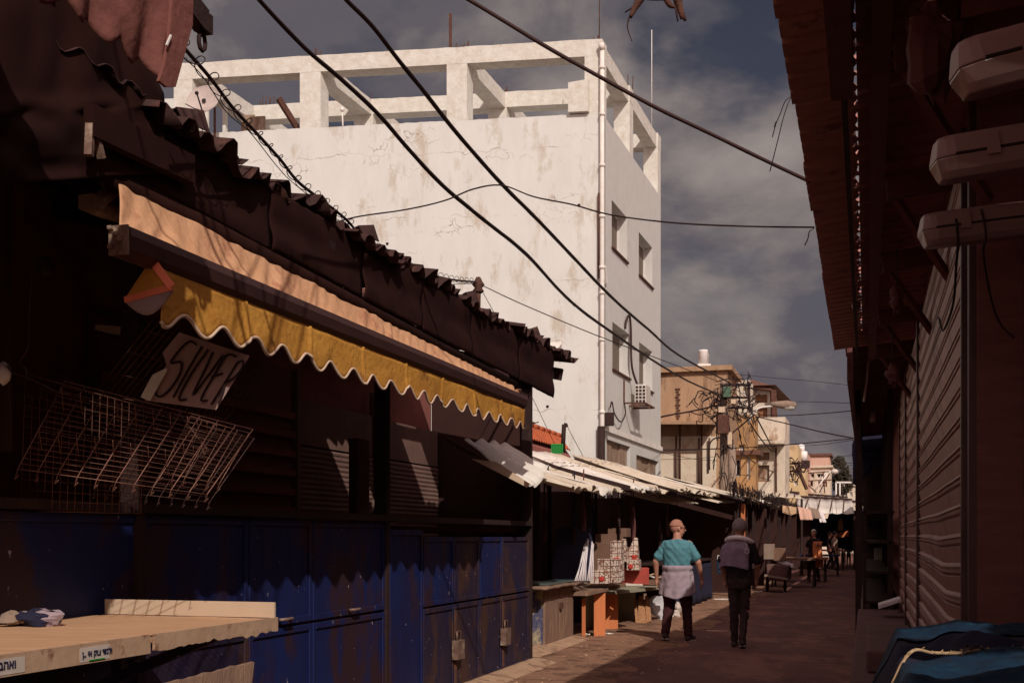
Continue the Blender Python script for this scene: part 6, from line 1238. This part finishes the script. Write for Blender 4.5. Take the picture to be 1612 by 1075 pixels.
def finish(mb, name, mt, parent, M, solid=0):
    me = bpy.data.meshes.new(name); me.from_pydata([tuple(v) for v in mb.v], [], mb.f); me.polygons.foreach_set('use_smooth', mb.sm); me.transform(M); me.update(); me.materials.append(mt)
    o = bpy.data.objects.new(name, me); COL.objects.link(o); o.parent = parent; ORI[o.name] = ORI[parent.name]
    if solid: m = o.modifiers.new('thickness', 'SOLIDIFY'); m.thickness = solid; m.offset = 0
    return o
def hand(mb, w, side, fwd, curl=.6):
    """palm and five fingers hanging down from wrist w"""
    w = Vector(w); down = Vector((0, fwd * .15, -1)).normalized(); out = Vector((side, 0, 0)); front = Vector((0, 1, 0))
    palm = w + down * .055; capsule(mb, w, palm, .024, .028, 8)
    for k, (off, ln) in enumerate(((.030, .062), (.011, .070), (-.010, .066), (-.029, .052))):
        b = palm + front * off + down * .012; k1 = b + down * ln * .5 - out * .004; k2 = k1 + down * ln * .38 - out * ln * curl * .35; k3 = k2 + down * ln * .2 - out * ln * curl * .40
        capsule(mb, palm + front * off * .6, b, .015, .0115, 7); capsule(mb, b, k1, .0115, .0105, 7); capsule(mb, k1, k2, .0105, .0095, 7); capsule(mb, k2, k3, .0095, .0085, 7)
    t0 = w + down * .025 + front * .02; t1 = t0 + front * .032 + down * .030; t2 = t1 + down * .032 + front * .006 - out * .01
    capsule(mb, t0, t1, .015, .012, 7); capsule(mb, t1, t2, .012, .010, 7)
def head(mb, c, yaw, tilt=0):
    Mh = Matrix.Rotation(R(yaw), 3, 'Z') @ Matrix.Rotation(R(tilt), 3, 'X'); k = MB()
    k.sphere((0, -.010, .035), .100, 20, (.80, .98, 1.0)); k.sphere((0, .028, -.025), .082, 18, (.80, .88, 1.02)); capsule(k, (0, .045, -.085), (0, .062, -.088), .030, .022, 10)
    capsule(k, (0, .098, .012), (0, .118, -.020), .009, .015, 8); k.sphere((0, .088, .035), .03, 10, (1.7, .5, .45)); k.sphere((0, .095, -.052), .018, 10, (1.5, .6, .5))
    for s in (-1, 1): k.sphere((s * .083, .0, .0), .030, 10, (.30, .62, 1.05)); k.sphere((s * .030, .082, .015), .013, 8)
    for v, sm in zip(k.v, k.v): pass
    mb.add([Mh @ v + Vector(c) for v in k.v], k.f, True); return Mh
def person(label, loc, face, P):
    """loc on the ground, face = direction vector walked towards"""
    root = thing('person', label, 'person', loc, P.get('group'))
    f = Vector(face).normalized(); rgt = Vector((f.y, -f.x, 0)); M = Matrix((rgt, f, Z)).transposed().to_4x4(); sc = P.get('scale', 1); M = M @ Matrix.Scale(sc, 4)
    vx = P.get('voxel', .008); J = dict(hipL=(-.095, 0, .90), hipR=(.095, 0, .90), kneeL=(-.115, .05, .49), kneeR=(.10, .11, .50), ankL=(-.12, -.13, .12), ankR=(.115, .13, .08),
        shL=(-.165, 0, 1.385), shR=(.165, 0, 1.385), elL=(-.265, -.03, 1.13), elR=(.265, -.03, 1.13), wrL=(-.29, .06, .90), wrR=(.30, .05, .88), head=(0, .02, 1.60)); J.update(P.get('J', {})); g = P.get('girth', 1)
    V_ = {k: Vector(v) for k, v in J.items()}
    b = MB()
    ringbody(b, [(0, 0, .84, .14*g, .10*g), (0, 0, .95, .165*g, .115*g), (0, .005, 1.08, .150*g, .11*g), (0, .0, 1.22, .165*g, .115*g), (0, -.005, 1.34, .175*g, .11*g), (0, -.005, 1.41, .155*g, .09*g), (0, 0, 1.455, .075, .07)])
    hd = V_['head']; capsule(b, (0, -.01, 1.40), hd - Vector((0, .012, .08)), .066, .058, 14)
    Mh = head(b, hd, P.get('turn', 0), P.get('tilt', 0))
    for s in 'LR':
        capsule(b, V_['sh' + s], V_['el' + s], .052 * g, .040 * g); capsule(b, V_['el' + s], V_['wr' + s], .041 * g, .026); hand(b, V_['wr' + s], -1 if s == 'L' else 1, .5)
        capsule(b, V_['hip' + s], V_['knee' + s], .080 * g, .055); capsule(b, V_['knee' + s], V_['ank' + s], .052, .036); a = V_['ank' + s]; capsule(b, a, a + Vector((0, .13, -.045 if a.z < .11 else -.07)), .036, .028)
    fuse(b, 'body', P.get('skin', M_skin), root, vx, 3, M)
    # trousers
    b = MB(); ringbody(b, [(0, 0, .80, .15*g, .115*g), (0, 0, .90, .182*g, .128*g), (0, 0, 1.0, .172*g, .122*g), (0, 0, 1.04, .165*g, .118*g)])
    k_ = P.get('legw', 1)
    for s in 'LR': capsule(b, V_['hip' + s] + Vector((0, 0, -.03)), V_['knee' + s], .098 * g * k_, .072 * k_); capsule(b, V_['knee' + s], V_['ank' + s] + Vector((0, 0, .02)), .070 * k_, .056 * k_)
    fuse(b, 'trousers', P['trousers'], root, max(vx, .010), 2, M, .011, 3)
    for s in 'LR':
        a = V_['ank' + s]; up_ = a.z > .11; toe = a + (Vector((0, .15, -.085)) if up_ else Vector((.05 if s == 'R' else -.02, .17, -.04))); b = MB(); capsule(b, a + Vector((0, -.035, -.035)), a + Vector((0, .03, -.02)), .046, .048); capsule(b, a + Vector((0, .0, -.035)), toe, .046, .038)
        sh = fuse(b, 'shoe', M_shoe, root, max(vx, .010), 2, M)
        b = MB(); hs = a + Vector((0, -.05, -.070)); ts = toe + Vector((0, .03, -.028)); dd = (ts - hs).normalized(); nn = Vector((1, 0, 0)); vs = []
        upv = nn.cross(dd); 
        for q, w in ((hs, .036), (lerp(hs, ts, .45), .038), (lerp(hs, ts, .8), .046), (ts, .024)): vs += [q - nn*w - upv*.010, q + nn*w - upv*.010, q + nn*w + upv*.012, q - nn*w + upv*.012]
        b.add(vs, [(i*4 + k, i*4 + (k+1) % 4, (i+1)*4 + (k+1) % 4, (i+1)*4 + k) for i in range(3) for k in range(4)] + [(3, 2, 1, 0), (12, 13, 14, 15)]); finish(b, 'sole', M_sole, sh, M)
    # shirt with short sleeves
    z0 = P.get('hem', 1.0); b = MB()
    ringbody(b, [(0, 0, z0, .182*g, .132*g), (0, 0, 1.10, .172*g, .130*g), (0, 0, 1.24, .188*g, .134*g), (0, -.006, 1.34, .192*g, .126*g), (0, -.006, 1.40, .168*g, .108*g), (0, -.006, 1.435, .125*g, .09*g), (0, -.005, 1.455, .085, .078)])
    for s in 'LR':
        e = lerp(V_['sh' + s], V_['el' + s], P.get('sleeve', .72)); capsule(b, V_['sh' + s] + Vector((0, 0, -.012)), e, .058 * g, .066 * g)
        if P.get('long'): capsule(b, e, V_['el' + s], .066 * g, .056 * g); capsule(b, V_['el' + s], lerp(V_['el' + s], V_['wr' + s], .93), .056 * g, .038)
    fuse(b, 'shirt', P['shirt'], root, max(vx, .009), 3, M, .013, 8)
    # hair
    hm = P.get('hair')
    if hm:
        k = MB(); tk = P.get('hair_t', .008)
        def hf(u, v):
            a = u * 2 * math.pi; th = v * P.get('hair_v', 1.95); r = .100 + tk * (1 + .4 * noise.noise(Vector((math.cos(u * 6.283) * 7, math.sin(u * 6.283) * 7, v * 9))) + .5 * noise.noise(Vector((math.cos(u * 6.283) * 19, math.sin(u * 6.283) * 19, v * 12)))); 
            cut = 1 if math.sin(a) < .35 else .62; th *= cut
            return Vector((math.sin(th) * math.cos(a) * r * .82, math.sin(th) * math.sin(a) * r - .012, math.cos(th) * r + .037))
        k.grid(hf, 90, 34); k.v = [Mh @ v + hd for v in k.v]; finish(k, 'hair', hm, root, M, .006)
    if P.get('glasses'):
        k = MB()
        for s in (-1, 1): k.tube([(s * .082, -.005, .022), (s * .080, .07, .026), (s * .062, .098, .026)], .0042, 5); k.tube([(s * .034 + math.cos(a * .7) * .022, .104, .016 + math.sin(a * .7) * .016) for a in range(10)], .0035, 5)
        k.tube([(-.012, .11, .022), (.012, .11, .022)], .003, 5); k.v = [Mh @ v + hd for v in k.v]; finish(k, 'glasses', M_black, root, M)
    return root, M, V_, Mh
def ground_at(px, Y): return Vector((W(px, 0, Y).x, Y, .012))
r1, M1, V1_, Mh1 = person('bald man walking away in teal tshirt with grey sweater tied round his waist', ground_at(1066, 16.25), SU,
    dict(shirt=M_teal, trousers=M_trou, girth=1.12, legw=1.12, turn=-62, tilt=0, hair=M_stub, hair_t=.0005, hair_v=1.5, glasses=True, hem=.98, J=dict(wrL=(-.30, .03, .90), wrR=(.34, .08, .89), elL=(-.30, -.03, 1.14), elR=(.30, -.02, 1.13), kneeL=(-.12, .02, .48), ankL=(-.15, -.12, .13), kneeR=(.12, .12, .49), ankR=(.14, .10, .08))))
def wrap(u, v):                                            # sweater tied round the waist, hanging as a skirt at the back
    a = u * 2 * math.pi; bk = .5 - .5 * math.sin(a); z = 1.085 - v * (.20 + .26 * bk ** .7); rx = .198 + .055 * v; ry = .150 + .03 * v + .02 * bk
    w = .012 * math.sin(a * 9 + v * 2) * v + .010 * noise.noise(Vector((a * 3, v * 6, 1))) + (.012 * math.sin(v * 22) if v < .25 else 0)
    return Vector((math.cos(a) * (rx + w), math.sin(a) * (ry + w), z + .01 * math.sin(a * 5) * v))
k = MB(); k.grid(wrap, 96, 26); finish(k, 'tied_sweater', M_grey_s, r1, M1, .010)
k = MB(); k.tube(smooth_path([(.20, .02, 1.06), (.12, .15, 1.05), (-.10, .16, 1.05), (-.20, .03, 1.06)]), .028, 8); finish(k, 'tied_sleeves', M_grey_s, r1, M1)
r2, M2, V2_, Mh2 = person('grey haired walker in black with slate pullover draped over the shoulders', ground_at(1164, 15.3), SU,
    dict(shirt=M_blackc, trousers=M_jean, girth=.96, legw=.86, turn=4, tilt=-2, hair=M_hair_g, hair_t=.016, hair_v=1.95, hem=.93, sleeve=.8, J=dict(elL=(-.235, .03, 1.12), wrL=(-.20, .13, .90), elR=(.235, .03, 1.12), wrR=(.21, .15, .93), hipL=(-.08, 0, .9), hipR=(.08, 0, .9), kneeL=(-.075, .03, .49), kneeR=(.065, .03, .49), ankL=(-.075, .10, .08), ankR=(.05, -.10, .12), head=(.0, .03, 1.585))))
def drape(u, v):                                           # pullover hanging over back and left shoulder
    a = lerp(math.pi * .95, math.pi * 1.72, u); z = 1.475 - v * (.42 - .05 * math.sin(u * 3)) - .03 * abs(u - .4); sh = min(1, v * 3.2)
    rx = lerp(.09, .225, sh ** .6) + .010 * v; ry = lerp(.085, .135, sh ** .6) + .02 * v; w = .010 * math.sin(u * 22 + v) * v + .012 * noise.noise(Vector((u * 7, v * 4, 5)))
    return Vector((math.cos(a) * (rx + w) - .02 * v, math.sin(a) * (ry + w) - .01, z))
k = MB(); k.grid(drape, 60, 30); finish(k, 'draped_pullover', M_slate, r2, M2, .012)
k = MB(); k.tube(smooth_path([(-.165, .02, 1.445), (-.13, -.085, 1.465), (-.03, -.125, 1.48), (.06, -.115, 1.47), (.13, -.07, 1.44), (.17, .0, 1.41)]), .034, 10); finish(k, 'collar', M_collar, r2, M2)
k = MB(); k.tube([(.115 + .026 * math.cos(a * .64), -.155, 1.30 + .034 * math.sin(a * .64)) for a in range(11)], .005, 6); k.tube([(.10, -.15, 1.41), (.118, -.158, 1.335)], .003, 5); finish(k, 'headphone_ring', M_collar, r2, M2)
# far away figures
lo = dict(voxel=.016)
person('child in a pale shirt far down the road', ground_at(1336, 60), SU, dict(shirt=M_concrete, trousers=M_jean, scale=.62, hair=M_black, **lo))
person('child in a violet shirt far down the road', ground_at(1362, 58), SU, dict(shirt=M_slate, trousers=M_navy, scale=.66, hair=M_black, **lo))
person('dark clothed adult between the two far children', ground_at(1350, 63), SU, dict(shirt=M_blackc, trousers=M_blackc, hair=M_black, **lo))
r3, M3, _, _ = person('vendor in dark clothes carrying an orange cloth on one arm by the far stalls', ground_at(1281, 38), Vector((-.6, -.8, 0)), dict(shirt=M_blackc, trousers=M_jean, hair=M_hair_g, J=dict(elL=(-.28, .12, 1.2), wrL=(-.22, .28, 1.28)), **lo))
k = MB(); k.grid(lambda u, v: Vector((lerp(-.34, -.12, u) + .02 * math.sin(v * 6), .10 + .22 * u + .02 * math.sin(u * 14), 1.34 - .85 * v)), 10, 12); finish(k, 'orange_cloth', M_wood, r3, M3, .01)
for i, (px, Y, lab, sh) in enumerate(((1314, 50, 'shopper in a grey shirt standing by the far left stalls', M_concrete), (1306, 52, 'shopper in dark clothes near the grey shirted one', M_blackc))):
    person(lab, ground_at(px, Y), SR, dict(shirt=sh, trousers=M_jean, hair=M_black, **lo))
# ------------------------------------------------------------------ sky gap lit scraps
